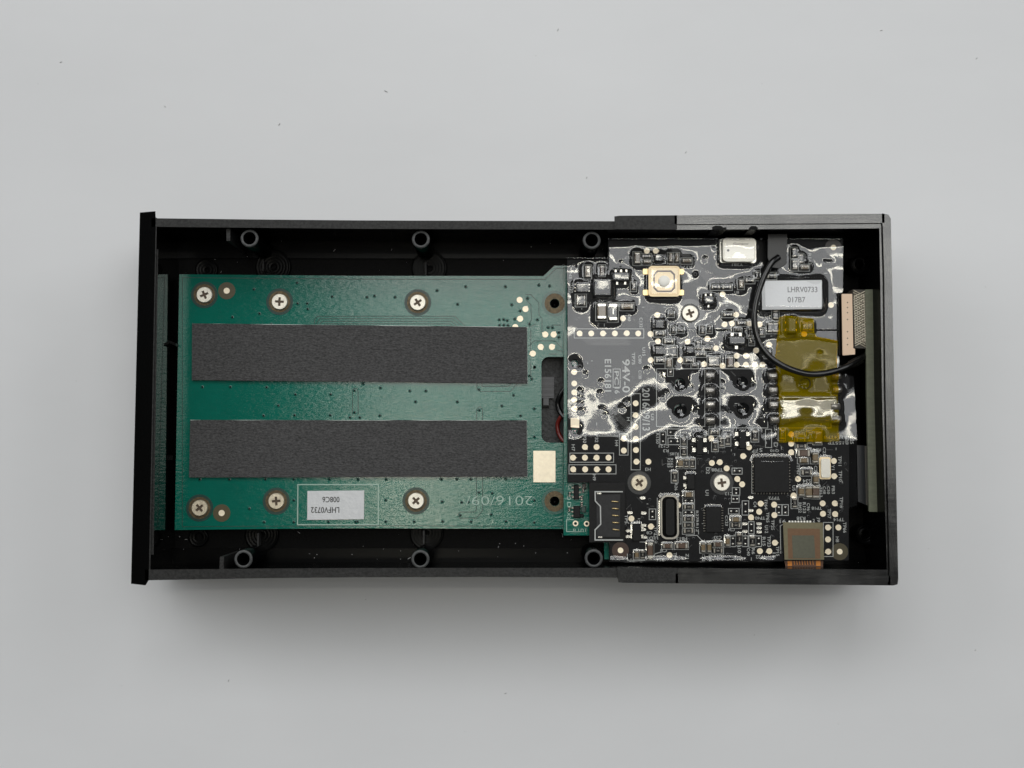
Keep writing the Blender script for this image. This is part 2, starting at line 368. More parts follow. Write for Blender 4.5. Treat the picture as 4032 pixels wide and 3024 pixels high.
# floor
bmx = bmesh.new(); prism(bmx, PX([(606, 880), (3490, 878), (3515, 2262), (580, 2262)], RIM), Z0 + 0.05, ZF); obj('floor_panel', bmx, 'floor', case)
bmx = bmesh.new(); prism(bmx, PX([(2100, 1380), (2300, 1380), (2300, 1765), (2100, 1765)], ZF), ZF - 0.01, ZF + 0.012); obj('grained_pad', bmx, 'grain', case)
def bar(name, quad, z0, z1, m='gloss', parent=None, bev=0.0):
    b = bmesh.new(); prism(b, PX(quad, z1), z0, z1, bev=bev); return obj(name, b, m, parent or case)
# floor ledges along the long walls
bar('floor_ledge', [(625, 906), (3460, 906), (3460, 1012), (625, 1012)], ZF, ZF + 0.07, bev=0.03)
bar('floor_ledge', [(600, 2236), (3490, 2236), (3490, 2165), (600, 2165)], ZF, ZF + 0.07, bev=0.03)
BOSS = [(982, 938), (1657, 942), (2330, 946), (958, 2202), (1655, 2202), (2338, 2199)]
for x, y in BOSS:
    zt = RIM - 0.12; c = P(x, y, zt); s = S(zt); b = bmesh.new()
    lathe(b, [(36 * s, ZF + 0.05), (36 * s, zt - 0.02), (33.5 * s, zt), (25 * s, zt), (23 * s, zt - 0.05), (19 * s, zt - 0.07), (18 * s, zt - 0.09), (15 * s, ZF + 0.3), (0, ZF + 0.3)], c.x, c.y)
    bmesh.ops.recalc_face_normals(b, faces=b.faces)
    for f in b.faces:
        r = (Vector((f.calc_center_median().x, f.calc_center_median().y)) - Vector((c.x, c.y))).length / s
        f.material_index = 1 if 24.5 < r < 35.8 and f.calc_center_median().z > zt - 0.02 else 0
    obj('screw_boss', b, ['gloss', 'bossring'], case)
for x, y in ((3387, 1040), (3411, 2106)):
    zt = 1.15; c = P(x, y, zt); s = S(zt); b = bmesh.new()
    lathe(b, [(37.5 * s, ZF), (37.5 * s, zt - 0.015), (36 * s, zt), (34.5 * s, zt - 0.015), (33 * s, zt - 0.08), (22 * s, zt - 0.1), (20 * s, zt - 0.06), (18 * s, zt - 0.1), (16 * s, ZF + 0.1), (0, ZF + 0.1)], c.x, c.y)
    obj('screw_boss', b, 'gloss', case)
# ribs and tabs on the long walls
for q, zt in (([(891, 900), (907, 900), (906, 948), (892, 948)], RIM - 0.1), ([(866, 2192), (882, 2192), (880, 2242), (864, 2242)], RIM - 0.1)): bar('wall_tab', q, ZF, zt, 'rim')
for q, zt in (([(1033, 1026), (1039, 1026), (1038, 1066), (1033, 1066)], 0.98), ([(1672, 1032), (1680, 1032), (1679, 1082), (1673, 1082)], 0.98),
              ([(1013, 2100), (1019, 2100), (1018, 2150), (1013, 2150)], 0.98), ([(1666, 2090), (1672, 2090), (1671, 2142), (1665, 2142)], 0.98)): bar('boss_rib', q, ZF, zt, 'rim')
for x, y, r in ((812, 1062, 44), (1075, 1050, 70), (1690, 1055, 70), (780, 2116, 38), (1030, 2106, 66), (1680, 2100, 66)):
    c = P(x, y, ZF + 0.1); s = S(ZF + 0.1); b = bmesh.new()
    prof = [(r * s, ZF + 0.075), (r * s, ZF + 0.1)]
    rr = r - 6
    while rr > 10: prof += [(rr * s, ZF + 0.1), ((rr - 3) * s, ZF + 0.094), ((rr - 6) * s, ZF + 0.094)]; rr -= 12
    lathe(b, prof, c.x, c.y, 40); obj('boss_foot', b, 'gloss', case)
# slots in the left wall (thin ribs seen as dark lines)
bar('wall_rib', [(616, 1316), (692, 1352), (692, 1362), (616, 1330)], ZF, 1.2, 'gloss')
bar('wall_rib', [(606, 1795), (680, 1793), (680, 1812), (606, 1812)], ZF, 1.1, 'gloss')
bar('snap_hook', [(2805, 893), (2815, 889), (2838, 889), (2848, 896), (2860, 894), (2860, 904), (2805, 904)], 1.5, RIM + 0.02, 'gloss')
bar('snap_hook', [(2950, 897), (2958, 890), (2976, 890), (2984, 897), (2984, 904), (2950, 904)], 1.5, RIM + 0.02, 'gloss')

# ---------------------------------------------------------------- generic board furniture
class Board:
    def __init__(s, root, z): s.root = root; s.z = z; s.silk = bmesh.new(); s.tr = bmesh.new(); s.via = bmesh.new(); s.H = []
cache = {}
def copy_mesh(name, key, build, parent, loc, rot=0.0):
    if key not in cache: cache[key] = build()
    o = bpy.data.objects.new(name, cache[key]); COL.objects.link(o); o.parent = parent
    pt = parent; off = Vector((0, 0, 0))
    while pt is not None: off += pt.location; pt = pt.parent
    o.location = Vector(loc) - off; o.rotation_euler = (0, 0, rot); return o
def box(bm, x0, x1, y0, y1, z0, z1, mi=0, bev=0.0):
    v = [bm.verts.new(p) for p in ((x0, y0, z0), (x1, y0, z0), (x1, y1, z0), (x0, y1, z0), (x0, y0, z1), (x1, y0, z1), (x1, y1, z1), (x0, y1, z1))]
    fs = [bm.faces.new([v[i] for i in q]) for q in ((0, 3, 2, 1), (4, 5, 6, 7), (0, 1, 5, 4), (1, 2, 6, 5), (2, 3, 7, 6), (3, 0, 4, 7))]
    for f in fs: f.material_index = mi
    if bev: bmesh.ops.bevel(bm, geom=list({e for e in fs[1].edges}), offset=bev, segments=1, affect='EDGES', material=-1)
def passive(B, kind, cx, cy, w, h, outline=True, ht=None, end=None):
    """two-terminal part; long side decides the axis"""
    s = S(B.z); L = max(w, h) * s; W = min(w, h) * s
    if ht is None: ht = {'resistor': 0.045, 'capacitor': 0.09, 'ferrite': 0.07}[kind]
    body = {'resistor': 'resist', 'capacitor': 'captan', 'ferrite': 'capbrown'}[kind]; em = end or 'dullsolder'
    def build():
        b = bmesh.new(); t = L * 0.22
        box(b, -L / 2, -L / 2 + t, -W / 2, W / 2, 0, ht, 1, 0.012); box(b, L / 2 - t, L / 2, -W / 2, W / 2, 0, ht, 1, 0.012)
        box(b, -L / 2 + t, L / 2 - t, -W / 2 * 0.92, W / 2 * 0.92, 0, ht * 0.94, 0, 0.008)
        if kind == 'resistor':    # pale printed bars seen on most of them
            box(b, -L * 0.14, L * 0.14, -W * 0.05, W * 0.05, ht * 0.94, ht * 0.97, 1)
        return to_mesh(kind, b, [body, em])
    c = P(cx, cy, B.z); rot = 0.0 if w >= h else math.pi / 2
    copy_mesh(kind, (kind, round(L, 3), round(W, 3), ht, em), build, B.root, (c.x, c.y, B.z + 0.002), rot)
    B.H.append((cx, cy, w, h, ht))
    if outline: rect_silk(B, cx, cy, w + 9, h + 9)
def rect_silk(B, cx, cy, w, h, wd=2.6):
    pts = PX([(cx - w / 2, cy - h / 2), (cx + w / 2, cy - h / 2), (cx + w / 2, cy + h / 2), (cx - w / 2, cy + h / 2)], B.z)
    strip(B.silk, pts, wd * S(B.z), B.z + 0.001, B.z + 0.006, closed=True)
def line_silk(B, pts, wd=3.0): strip(B.silk, PX(pts, B.z), wd * S(B.z), B.z + 0.001, B.z + 0.0065)
def chip(B, cx, cy, w, h, ht=0.09, leads=(), m='chip', name='chip', pin=(7, 9), pm='dullsolder', bev=0.012):
    """leads: list of (side, count) with side in 'LRTB'; each lead is a sub-part"""
    s = S(B.z); b = bmesh.new(); W, Hh = w * s, h * s
    box(b, -W / 2, W / 2, -Hh / 2, Hh / 2, 0, ht, 0, bev); me = to_mesh(name, b, m); c = P(cx, cy, B.z)
    o = bpy.data.objects.new(name, me); COL.objects.link(o); o.parent = B.root; o.location = Vector((c.x, c.y, B.z + 0.002)) - B.root.location
    pw, pl = pin[0] * s, pin[1] * s
    for side, n in leads:
        for i in range(n):
            t = 0 if n == 1 else -0.5 + (i + 0.5) / n
            if side in 'LR':
                sg = -1 if side == 'L' else 1; x, y, sx, sy = sg * (W / 2 + pl / 2 - 0.004), t * Hh, pl, pw
            else:
                sg = 1 if side == 'T' else -1; x, y, sx, sy = t * W, sg * (Hh / 2 + pl / 2 - 0.004), pw, pl
            def bl(sx=sx, sy=sy):
                q = bmesh.new(); box(q, -sx / 2, sx / 2, -sy / 2, sy / 2, 0, 0.035, 0, 0.008); return to_mesh('lead', q, pm)
            key = ('lead', round(sx, 3), round(sy, 3), pm)
            if key not in cache: cache[key] = bl()
            lo = bpy.data.objects.new('lead', cache[key]); COL.objects.link(lo); lo.parent = o; lo.location = (x, y, 0)
    B.H.append((cx, cy, w, h, ht))
    return o
def pad(B, x, y, r=11.5, m='gold', name='test_pad', ht=0.006, tear=None):
    s = S(B.z)
    def build():
        b = bmesh.new(); n = 24; pts = circ(0, 0, r * s, n)
        if tear is not None:
            k = int(round(tear / 360 * n)) % n; p = pts[k]; pts[k] = (p[0] * 1.28, p[1] * 1.28)
        prism(b, pts, 0, ht); return to_mesh(name, b, m)
    c = P(x, y, B.z); return copy_mesh(name, (name, r, m, ht, tear, round(B.z, 2)), build, B.root, (c.x, c.y, B.z + 0.001))
def ring(B, x, y, r0, r1, m, name='pad_ring', z=0.0, ht=0.005):
    s = S(B.z); c = P(x, y, B.z); b = bmesh.new()
    if r0 > 0: prism(b, circ(c.x, c.y, r1 * s, 36), B.z + 0.001 + z, B.z + z + ht, holes=[circ(c.x, c.y, r0 * s, 36)])
    else: prism(b, circ(c.x, c.y, r1 * s, 36), B.z + 0.001 + z, B.z + z + ht)
    return obj(name, b, m, B.root)
def via(B, x, y, r=3.2, rim=True):
    s = S(B.z); c = P(x, y, B.z)
    lathe(B.via, [(r * s * 2.1, B.z + 0.0005), (r * s * 1.7, B.z + 0.005), (r * s * 1.05, B.z + 0.005)], c.x, c.y, 12, 1)
    lathe(B.via, [(r * s * 1.05, B.z + 0.005), (0, B.z + 0.0045)], c.x, c.y, 12, 0)
def trace(B, pts, wd=3): strip(B.tr, PX(pts, B.z), wd * S(B.z), B.z + 0.0004, B.z + 0.0055)
def finish(B, silkm, trm, viam):
    o = obj('silkscreen_print', B.silk, silkm, B.root, kind='stuff')
    if len(B.tr.verts): obj('copper_trace', B.tr, trm, B.root, kind='stuff')
    if len(B.via.verts): obj('via', B.via, ['via', viam], B.root, kind='stuff')

# ---------------------------------------------------------------- green board
ZG = 1.0
gb = thing('green_circuit_board', 'long green circuit board screwed to the case floor, carrying two foam strips', 'circuit board', P(1450, 1580, ZG - 0.16))
G = Board(gb, ZG)
out = [(706, 1080), (1050, 1083), (1400, 1086), (2140, 1087), (2183, 1046), (2290, 1046), (2290, 1405), (2160, 1405)]
c1 = [(2160 - 28 * math.sin(math.radians(a)), 1433 - 28 * math.cos(math.radians(a))) for a in range(0, 91, 15)]
c2 = [(2162 - 30 * math.cos(math.radians(a)), 1713 + 30 * math.sin(math.radians(a))) for a in range(0, 91, 15)]
out = out[:-1] + c1 + c2 + [(2290, 1744), (2290, 2083), (1400, 2080), (1000, 2083), (688, 2087)]
b = bmesh.new()
ho = [circ(*P(x, y, ZG).xy, r * S(ZG), 32) for x, y, r in ((2184, 1195, 19), (2184, 1974, 19))]
prism(b, PX(out, ZG), ZG - 0.16, ZG, holes=ho); bmesh.ops.recalc_face_normals(b, faces=b.faces)
for f in b.faces: f.material_index = 0 if f.normal.z > 0.5 else 1
obj('board_panel', b, ['green', 'green_edge'], gb)
# solder-mask border line
b = bmesh.new()
strip(b, PX([(718, 2074), (718, 1093), (1400, 1099), (2146, 1100), (2190, 1057), (2232, 1057)], ZG), 2.6 * S(ZG), ZG + 0.0005, ZG + 0.004)
strip(b, PX([(718, 2074), (1000, 2072), (1400, 2070), (2230, 2072)], ZG), 2.6 * S(ZG), ZG + 0.0005, ZG + 0.004)
obj('mask_border', b, 'green_dark', gb)
# copper rings and screw clearances
for x, y, kind in ((805, 1161, 'c'), (1101, 1188, 'b'), (1645, 1191, 'b'), (786, 2000, 'c'), (1088, 1973, 'b'), (1638, 1972, 'b')):
    ring(G, x, y, 0, 53, 'ringgreen', 'screw_clearance'); ring(G, x, y, 0, 43, 'brass', 'copper_ring', z=0.004)
for x, y in ((893, 1145), (873, 2020)):
    ring(G, x, y, 0, 34, 'bronze', 'fiducial_ring'); pad(G, x, y, 12, name='fiducial_mark', ht=0.012)
for x, y in ((2184, 1195), (2184, 1974)):
    ring(G, x, y, 41, 51, 'green_trace', 'mask_ring'); ring(G, x, y, 19.5, 40, 'brass', 'copper_ring')
    c = P(x + 1, y + 2, ZG - 0.1); s = S(ZG); b = bmesh.new(); lathe(b, [(23 * s, ZF), (23 * s, ZG - 0.2), (17 * s, ZG - 0.17), (14 * s, ZG - 0.17), (12 * s, ZG - 0.3), (0, ZG - 0.3)], c.x, c.y); obj('screw_post', b, 'gloss', case)
for x, y, t in ((2046, 1181, None), (2069, 1217, 60), (2048, 1255, 200), (2029, 1288, None), (2147, 1317, 150), (2180, 1317, 60), (2129, 1366, 300), (2173, 1366, 30), (2098, 1392, 200)):
    pad(G, x, y, 12, tear=t)
b = bmesh.new(); prism(b, PX([(2100, 1775), (2187, 1775), (2187, 1899), (2100, 1899)], ZG), ZG + 0.001, ZG + 0.012); obj('contact_pad', b, 'gold', gb)
for x, y in ((2188, 1805), (2104, 1887)): via(G, x, y, 3)
# traces
for i in range(4):
    y = 1245 + 10 * i; x0 = 1238 + 10 * i
    trace(G, [(x0, 1280), (x0, y + 14), (x0 + 12, y), (1790 - 6 * i, y), (1828 - 16 * i + (4 - i) * 1.5, 1285)], 2.6)
for pts in ([(1878, 1508), (1878, 1532), (1888, 1541), (2010, 1541), (2038, 1510)], [(1898, 1508), (1898, 1522), (2000, 1522), (2014, 1509)],
            [(1877, 1655), (1877, 1612), (1886, 1602), (1892, 1602), (1900, 1612), (1900, 1655)], [(1876, 1877), (1876, 2008), (1868, 2016), (1812, 2016), (1802, 2026), (1810, 2040), (1876, 2040), (1900, 2010), (1900, 1877)],
            [(1388, 1534), (1388, 1632)], [(1406, 1530), (1410, 1540), (1410, 1634)], [(1388, 1534), (1396, 1528), (1406, 1530)],
            [(2068, 1175), (2090, 1200), (2093, 1260), (2080, 1275), (2086, 1288), (2110, 1275)], [(2070, 1160), (2090, 1160), (2122, 1192), (2122, 1240), (2134, 1254), (2134, 1310)],
            [(2090, 1430), (2090, 1475), (2096, 1490)], [(2080, 1364), (2104, 1342), (2185, 1342), (2215, 1372)], [(2190, 1376), (2220, 1386)],
            [(2206, 1280), (2176, 1280), (2160, 1290)], [(2090, 1300), (2090, 1400)], [(2160, 1394), (2195, 1394)]):
    trace(G, pts, 2.6)
VG = [(1170, 1114), (1000, 1139), (1172, 1195), (1210, 1195), (1212, 1217), (1308, 1168), (1022, 1235), (915, 1249), (1068, 1277), (1445, 1170), (1475, 1165), (1556, 1170),
      (1721, 1144), (1834, 1129), (1990, 1129), (1802, 1198), (2122, 1122), (2164, 1126), (2015, 1200), (2048, 1224), (2078, 1174), (1966, 1259), (1983, 1258), (1997, 1262), (1967, 1281), (1984, 1280), (2000, 1281),
      (2116, 1259), (2158, 1289), (2175, 1290), (2200, 1309), (2200, 1328), (2104, 1446), (2085, 1276), (2027, 1256),
      (797, 1524), (907, 1524), (1050, 1525), (1163, 1553), (1302, 1553), (1096, 1597), (1038, 1637), (1160, 1635), (1300, 1635), (1396, 1538), (1396, 1624), (1378, 1644),
      (1430, 1511), (1498, 1527), (1614, 1539), (1677, 1539), (1636, 1582), (1801, 1582), (1976, 1598), (2022, 1556), (2050, 1637), (2104, 1609), (2104, 1720), (1886, 1533), (1887, 1615), (1496, 1636), (1417, 1644), (2094, 1492), (2085, 1480), (2104, 1446),
      (787, 1888), (903, 1888), (1045, 1887), (1157, 1887), (1297, 1887), (1410, 1888), (1521, 1888), (1738, 1887), (1799, 1887), (1854, 1887), (1992, 1886),
      (1157, 1970), (982, 2003), (1519, 1969), (1741, 1975), (1886, 1939), (1938, 1942), (1934, 2026), (1813, 2029), (1818, 1978), (1844, 1976), (2104, 1970),
      (1040, 2056), (1157, 2056), (1293, 2055), (1407, 2054), (1519, 2054), (1631, 2054), (1743, 2053), (1855, 2054), (1992, 2053), (2104, 2057), (1400, 2055)]
for x, y in VG: via(G, x, y, 3.4)
strip(G.silk, PX([(1173, 1908), (1490, 1908), (1490, 2066), (1172, 2066)], ZG), 3.6 * S(ZG), ZG + 0.001, ZG + 0.005, closed=True)
strip(G.silk, PX([(2219, 1046), (2219, 1400)], ZG), 2 * S(ZG), ZG + 0.001, ZG + 0.003)
for s_, x, y, r, hh, ln in (('TP', 2086, 1368, 180, 18, 24), ('TP10', 2116, 1298, -90, 16, 44), ('C5', 2086, 1342, -90, 14, 20), ('TPA', 2100, 1430, -90, 15, 50)):
    text_into(G.silk, s_, x, y, r, hh, ZG + 0.004, ln)
b = bmesh.new(); text_into(b, '2016/09/', 1966, 1971, 180, 36, ZG + 0.006, 262, bold=-0.012); obj('printed_text', b, 'silkg', gb, kind='stuff')
finish(G, 'silkg', 'green_dark', 'green_trace')

# foam strips
FOAM = [([(758, 1276), (2073, 1290), (2075, 1507), (757, 1494)], 'upper charcoal foam strip stuck across the green circuit board'),
        ([(751, 1656), (2072, 1657), (2075, 1875), (746, 1877)], 'lower charcoal foam strip stuck across the green circuit board, above the small white sticker')]
for q, lab in FOAM:
    zf = ZG + 0.075; c0 = P(sum(p[0] for p in q) / 4, sum(p[1] for p in q) / 4, ZG)
    t = thing('foam_strip', lab, 'foam strip', c0, 'foam strips on the green board')
    def dens(q, d):
        cx = sum(p[0] for p in q) / 4; cy = sum(p[1] for p in q) / 4; o = []
        for i in range(4):
            a, bb = q[i], q[(i + 1) % 4]; n = 26 if i % 2 == 0 else 6
            for k in range(n):
                x = a[0] + (bb[0] - a[0]) * k / n; y = a[1] + (bb[1] - a[1]) * k / n
                j = 0 if d else random.uniform(-1.1, 1.1)
                x += (1 if x > cx else -1) * (d if i % 2 == 1 or k == 0 else 0); y += (1 if y > cy else -1) * (d if i % 2 == 0 or k == 0 else 0) + j * (i % 2 == 0)
                o.append((x, y))
        return o
    b = bmesh.new(); prism(b, PX(dens(q, 0), zf), ZG + 0.016, zf, bev=0.01); obj('foam_layer', b, 'foam', t)
    b = bmesh.new(); prism(b, PX([(x + (2.5 if x > 1400 else -1.5), y + (2.5 if y > sum(p[1] for p in q) / 4 else -2.5)) for x, y in q], ZG + 0.012), ZG + 0.007, ZG + 0.014); obj('adhesive_liner', b, 'liner', t)

# ---------------------------------------------------------------- screws
def screw_master(m):
    parts = {}
    R = 0.170
    b = bmesh.new()
    a, l = 0.026, 0.092
    cross = [(a, a), (a, l), (-a, l), (-a, a), (-l, a), (-l, -a), (-a, -a), (-a, -l), (a, -l), (a, -a), (l, -a), (l, a)]
    ca = math.radians(0)
    top = 0.075
    prism(b, circ(0, 0, R * 0.93, 32), top - 0.03, top, holes=[list(reversed(cross))])
    lathe(b, [(R * 0.93, top - 0.0005), (R * 0.99, top - 0.012), (R, top - 0.028), (R, 0.008), (R * 0.7, 0.006)], 0, 0, 32)
    parts['head'] = to_mesh('head', b, m)
    b = bmesh.new(); prism(b, [(x * 1.02, y * 1.02) for x, y in cross], top - 0.04, top - 0.026); parts['drive_recess'] = to_mesh('drive_recess', b, 'recess')
    b = bmesh.new(); lathe(b, [(0.08, 0.01), (0.08, -0.25), (0, -0.27)], 0, 0, 16); parts['shank'] = to_mesh('shank', b, m)
    return parts
SM = {k: screw_master(k) for k in ('steel', 'steel_warm')}
ZB = 1.42
SCR = [(805, 1161, ZG, 24, 'steel', 'silver cross-head screw at the top left corner of the green board'),
       (1101, 1188, ZG, -3, 'steel', 'second cross-head screw from the left along the top of the green board'),
       (1645, 1191, ZG, 34, 'steel', 'cross-head screw above the middle of the upper foam strip on the green board'),
       (786, 2000, ZG, 40, 'steel_warm', 'dull cross-head screw at the bottom left corner of the green board'),
       (1088, 1973, ZG, 4, 'steel_warm', 'cross-head screw just left of the small white sticker on the green board'),
       (1638, 1972, ZG, 42, 'steel', 'cross-head screw between the lower sticker and the printed date'),
       (2717, 1234, ZB, 20, 'steel', 'cross-head screw below the square gold button on the black board'),
       (2517, 1901, ZB, 38, 'steel_warm', 'worn cross-head screw beside the card socket on the black board'),
       (2842, 1901, ZB, 8, 'steel', 'bright cross-head screw left of the large square chip on the black board')]
for x, y, z, a, m, lab in SCR:
    c = P(x, y, z + 0.06); c.z = z + 0.006
    t = thing('screw', lab, 'screw', c, 'cross-head screws'); t.rotation_euler = (0, 0, math.radians(a))
    for n, me in SM[m].items():
        o = bpy.data.objects.new(n, me); COL.objects.link(o); o.parent = t

# ---------------------------------------------------------------- sticker on green board
def sticker(q, z, lab, texts, wav=0.0):
    t = thing('sticker', lab, 'sticker', P(sum(p[0] for p in q) / 4, sum(p[1] for p in q) / 4, z))
    b = bmesh.new(); prism(b, PX(q, z), z, z + 0.012); obj('paper_label', b, 'paper', t)
    for s_, x, y, r, hh, ln in texts:
        b = bmesh.new(); text_into(b, s_, x, y, r, hh, z + 0.0155, ln, bold=0.008)
        obj('printed_text', b, 'ink' if z < 1.3 else 'inkgrey', t)
sticker([(1211, 1933), (1434, 1931), (1433, 2044), (1210, 2047)], ZG + 0.006, 'small white sticker with upside-down code printed on the green board', [('LHFV0732', 1280, 2008, 180, 23, 111), ('008C6', 1303, 1967, 180, 22, 67)])

# ---------------------------------------------------------------- small green sub-board under the black one
ZS = 1.22
sb = thing('small_green_board', 'small green circuit board peeking out under the black board at lower left', 'circuit board', P(2300, 1800, ZS - 0.1))
SBd = Board(sb, ZS)
b = bmesh.new(); prism(b, PX([(2221, 1300), (2700, 1300), (2700, 2108), (2219, 2108)], ZS), ZS - 0.12, ZS); bmesh.ops.recalc_face_normals(b, faces=b.faces)
for f in b.faces: f.material_index = 0 if f.normal.z > 0.5 else 1
obj('board_panel', b, ['green', 'green_moss'], sb)
b = bmesh.new(); prism(b, PX([(2378, 2128), (2397, 2128), (2397, 2202), (2380, 2202)], ZS), ZS - 0.1, ZS); obj('board_tab', b, 'green', sb)
strip(SBd.silk, PX([(2258, 2046), (2231, 2046), (2231, 2093), (2300, 2093)], ZS), 2.6 * S(ZS), ZS + 0.001, ZS + 0.005)
for s_, x, y, r, hh, ln in (('D', 2241, 1987, -90, 15, 20), ('O', 2240, 1960, -90, 15, 18), ('R101', 2282, 2088, 0, 12, 50), ('G', 2244, 1917, -90, 14, 18), ('X2', 2240, 2030, -90, 13, 26)): text_into(SBd.silk, s_, x, y, r, hh, ZS + 0.005, ln)
for x, y in ((2266, 2061), (2310, 2062)): ring(SBd, x, y, 6, 11, 'gold', 'plated_hole', ht=0.012); via(SBd, x, y, 4)
chip(SBd, 2269, 1938, 20, 56, 0.06, [('L', 3), ('R', 3)]); chip(SBd, 2271, 2015, 26, 46, 0.06, [('L', 3)]); chip(SBd, 2297, 2005, 20, 24, 0.04, m='ringgreen')
for x, y in ((2243, 1945), (2290, 1960), (2296, 1930), (2242, 2006), (2290, 1985)): passive(SBd, 'resistor', x, y, 10, 18, outline=False, end='solder')
chip(SBd, 2290, 2030, 16, 14, 0.04); chip(SBd, 2300, 1915, 14, 22, 0.04, m='resist')
finish(SBd, 'silkg', 'green_trace', 'green_trace')
# items in the cut-out
t = thing('ribbon_connector', 'grey ribbed ribbon connector lying in the cut-out of the green board', 'connector', P(2156, 1525, ZF))
for i in range(11):
    y0 = 1487 + i * 7.3; b = bmesh.new(); prism(b, PX([(2131, y0), (2180, y0), (2180, y0 + 6), (2131, y0 + 6)], ZF + 0.15), ZF, ZF + 0.15 - 0.012 * (i % 3), bev=0.01); obj('ribbon_wire', b, 'grey', t)
b = bmesh.new(); prism(b, PX([(2133, 1568), (2162, 1568), (2162, 1604), (2133, 1604)], ZF + 0.1), ZF, ZF + 0.1); obj('housing', b, 'gloss', t)
b = bmesh.new(); prism(b, PX([(2143, 1572), (2157, 1572), (2157, 1592), (2143, 1592)], ZF + 0.13), ZF, ZF + 0.13, bev=0.02); obj('latch', b, 'grey', t)
def wire(name, pts, r, m, lab, cat):
    b = bmesh.new(); tube(b, spline([P(x, y, z) for x, y, z in pts], 8), r); return tag(obj(name, b, m), lab, cat)
wire('black_wire', [(2224, 1530, 0.9), (2204, 1560, 0.85), (2196, 1590, 0.8), (2204, 1620, 0.82), (2224, 1645, 0.9)], 0.055, 'cable', 'short black wire loop at the right side of the green board cut-out', 'wire')
wire('red_wire', [(2228, 1742, 0.9), (2212, 1728, 0.85), (2198, 1700, 0.8), (2196, 1668, 0.8), (2210, 1640, 0.85), (2230, 1630, 0.9)], 0.045, 'redwire', 'dark red wire curling out below the black wire in the cut-out', 'wire')

# ---------------------------------------------------------------- black main board
mb = thing('black_circuit_board', 'crowded black circuit board filling the right half of the case', 'circuit board', P(2800, 1560, ZB - 0.14))
B = Board(mb, ZB)
OUT = [(2235, 1024), (2395, 1024), (2395, 948), (3317, 944), (3316, 1150), (3304, 1158), (3304, 1472), (3345, 1486), (3341, 2207), (2400, 2213), (2400, 2130), (2322, 2130), (2322, 1900), (2235, 1900)]
BH = [(2678, 1509, 21), (2679, 1614, 25), (2923, 1505, 23), (2926, 1610, 25), (3169, 1510, 20), (3172, 1600, 25), (2264, 1428, 15), (2264, 1693, 14), (2738, 1080, 11)]
b = bmesh.new(); prism(b, PX(OUT, ZB), ZB - 0.14, ZB, holes=[circ(*P(x, y, ZB).xy, r * S(ZB), 28) for x, y, r in BH]); obj('board_panel', b, 'black_mask', mb)
for x, y, r in BH[:6]:
    c = P(x + 3, y + 6, ZB - 0.05); s = S(ZB); b = bmesh.new(); lathe(b, [(r * s * 0.92, ZS + 0.01), (r * s * 0.9, ZB - 0.12), (r * s * 0.6, ZB - 0.1), (0, ZB - 0.1)], c.x, c.y, 20); obj('peg', b, 'via', mb)
PADS = [(2547, 988), (2582, 988), (2453, 1254), (2588, 1240), (3272, 1201), (2282, 1313), (2328, 1313), (2374, 1313), (2421, 1313), (2468, 1312), (2513, 1313), (2561, 1315), (2591, 1344), (2562, 1418), (2678, 1418),
        (2261, 1465), (2261, 1510), (2261, 1545), (2261, 1574), (2261, 1609), (2503, 1588), (2503, 1635), (2503, 1681), (2503, 1728), (2504, 1772), (2506, 1818), (2553, 1818), (2456, 1727), (2456, 1774),
        (2303, 1760), (2349, 1760), (2256, 1802), (2303, 1802), (2349, 1802), (2396, 1802), (2257, 1848), (2304, 1848), (2350, 1848), (2396, 1848),
        (2853, 1278), (2882, 1274), (2951, 1274), (2991, 1277), (2785, 1334), (2707, 1345), (2819, 1371), (2772, 1434), (2845, 1440), (2901, 1401), (2937, 1401), (2901, 1436), (2937, 1436), (2972, 1436), (3002, 1436), (2977, 1380), (3028, 1357),
        (2845, 1159), (2899, 1239), (3166, 1315), (2800, 1726), (2949, 1761), (2926, 1796), (2803, 1823), (2834, 1820), (2861, 1844), (2903, 1886), (2922, 1907), (2995, 1983), (3048, 1987),
        (3115, 1710), (3115, 1747), (3115, 1781), (3283, 1815), (3284, 1875), (3142, 1886), (3125, 1951), (3239, 1982), (3287, 1982), (2486, 2042), (2563, 2073), (2636, 2186), (2670, 1989),
        (2989, 2015), (2957, 2037), (3049, 2028), (3051, 2137), (2992, 2170), (3029, 2170), (3240, 2023), (3288, 2024), (3301, 2077), (3260, 2077), (3260, 2124), (3261, 2172)]
for i, (x, y) in enumerate(PADS): pad(B, x, y, 11.5, tear=[None, 0, 75, 195, 285, 315][i * 7 % 6] if i % 2 else None)
for x, y, m in ((3281, 975, 'greyring'), (2443, 2167, 'brownring'), (3306, 2172, 'bronze')):
    ring(B, x, y, 0, 33, m, 'fiducial_ring'); pad(B, x, y, 11, name='fiducial_mark', ht=0.012)
b = bmesh.new(); prism(b, PX([(2247, 1645), (2281, 1645), (2281, 1685), (2247, 1682)], ZB), ZB + 0.001, ZB + 0.012); obj('contact_pad', b, 'gold', mb)
for x, y in ((2717, 1234), (2517, 1901), (2842, 1901)): ring(B, x, y, 0, 58 if y < 1300 else 46, 'black_trace', 'screw_clearance')
ring(B, 2738, 1080, 12, 16, 'via', 'plated_hole', ht=0.012)
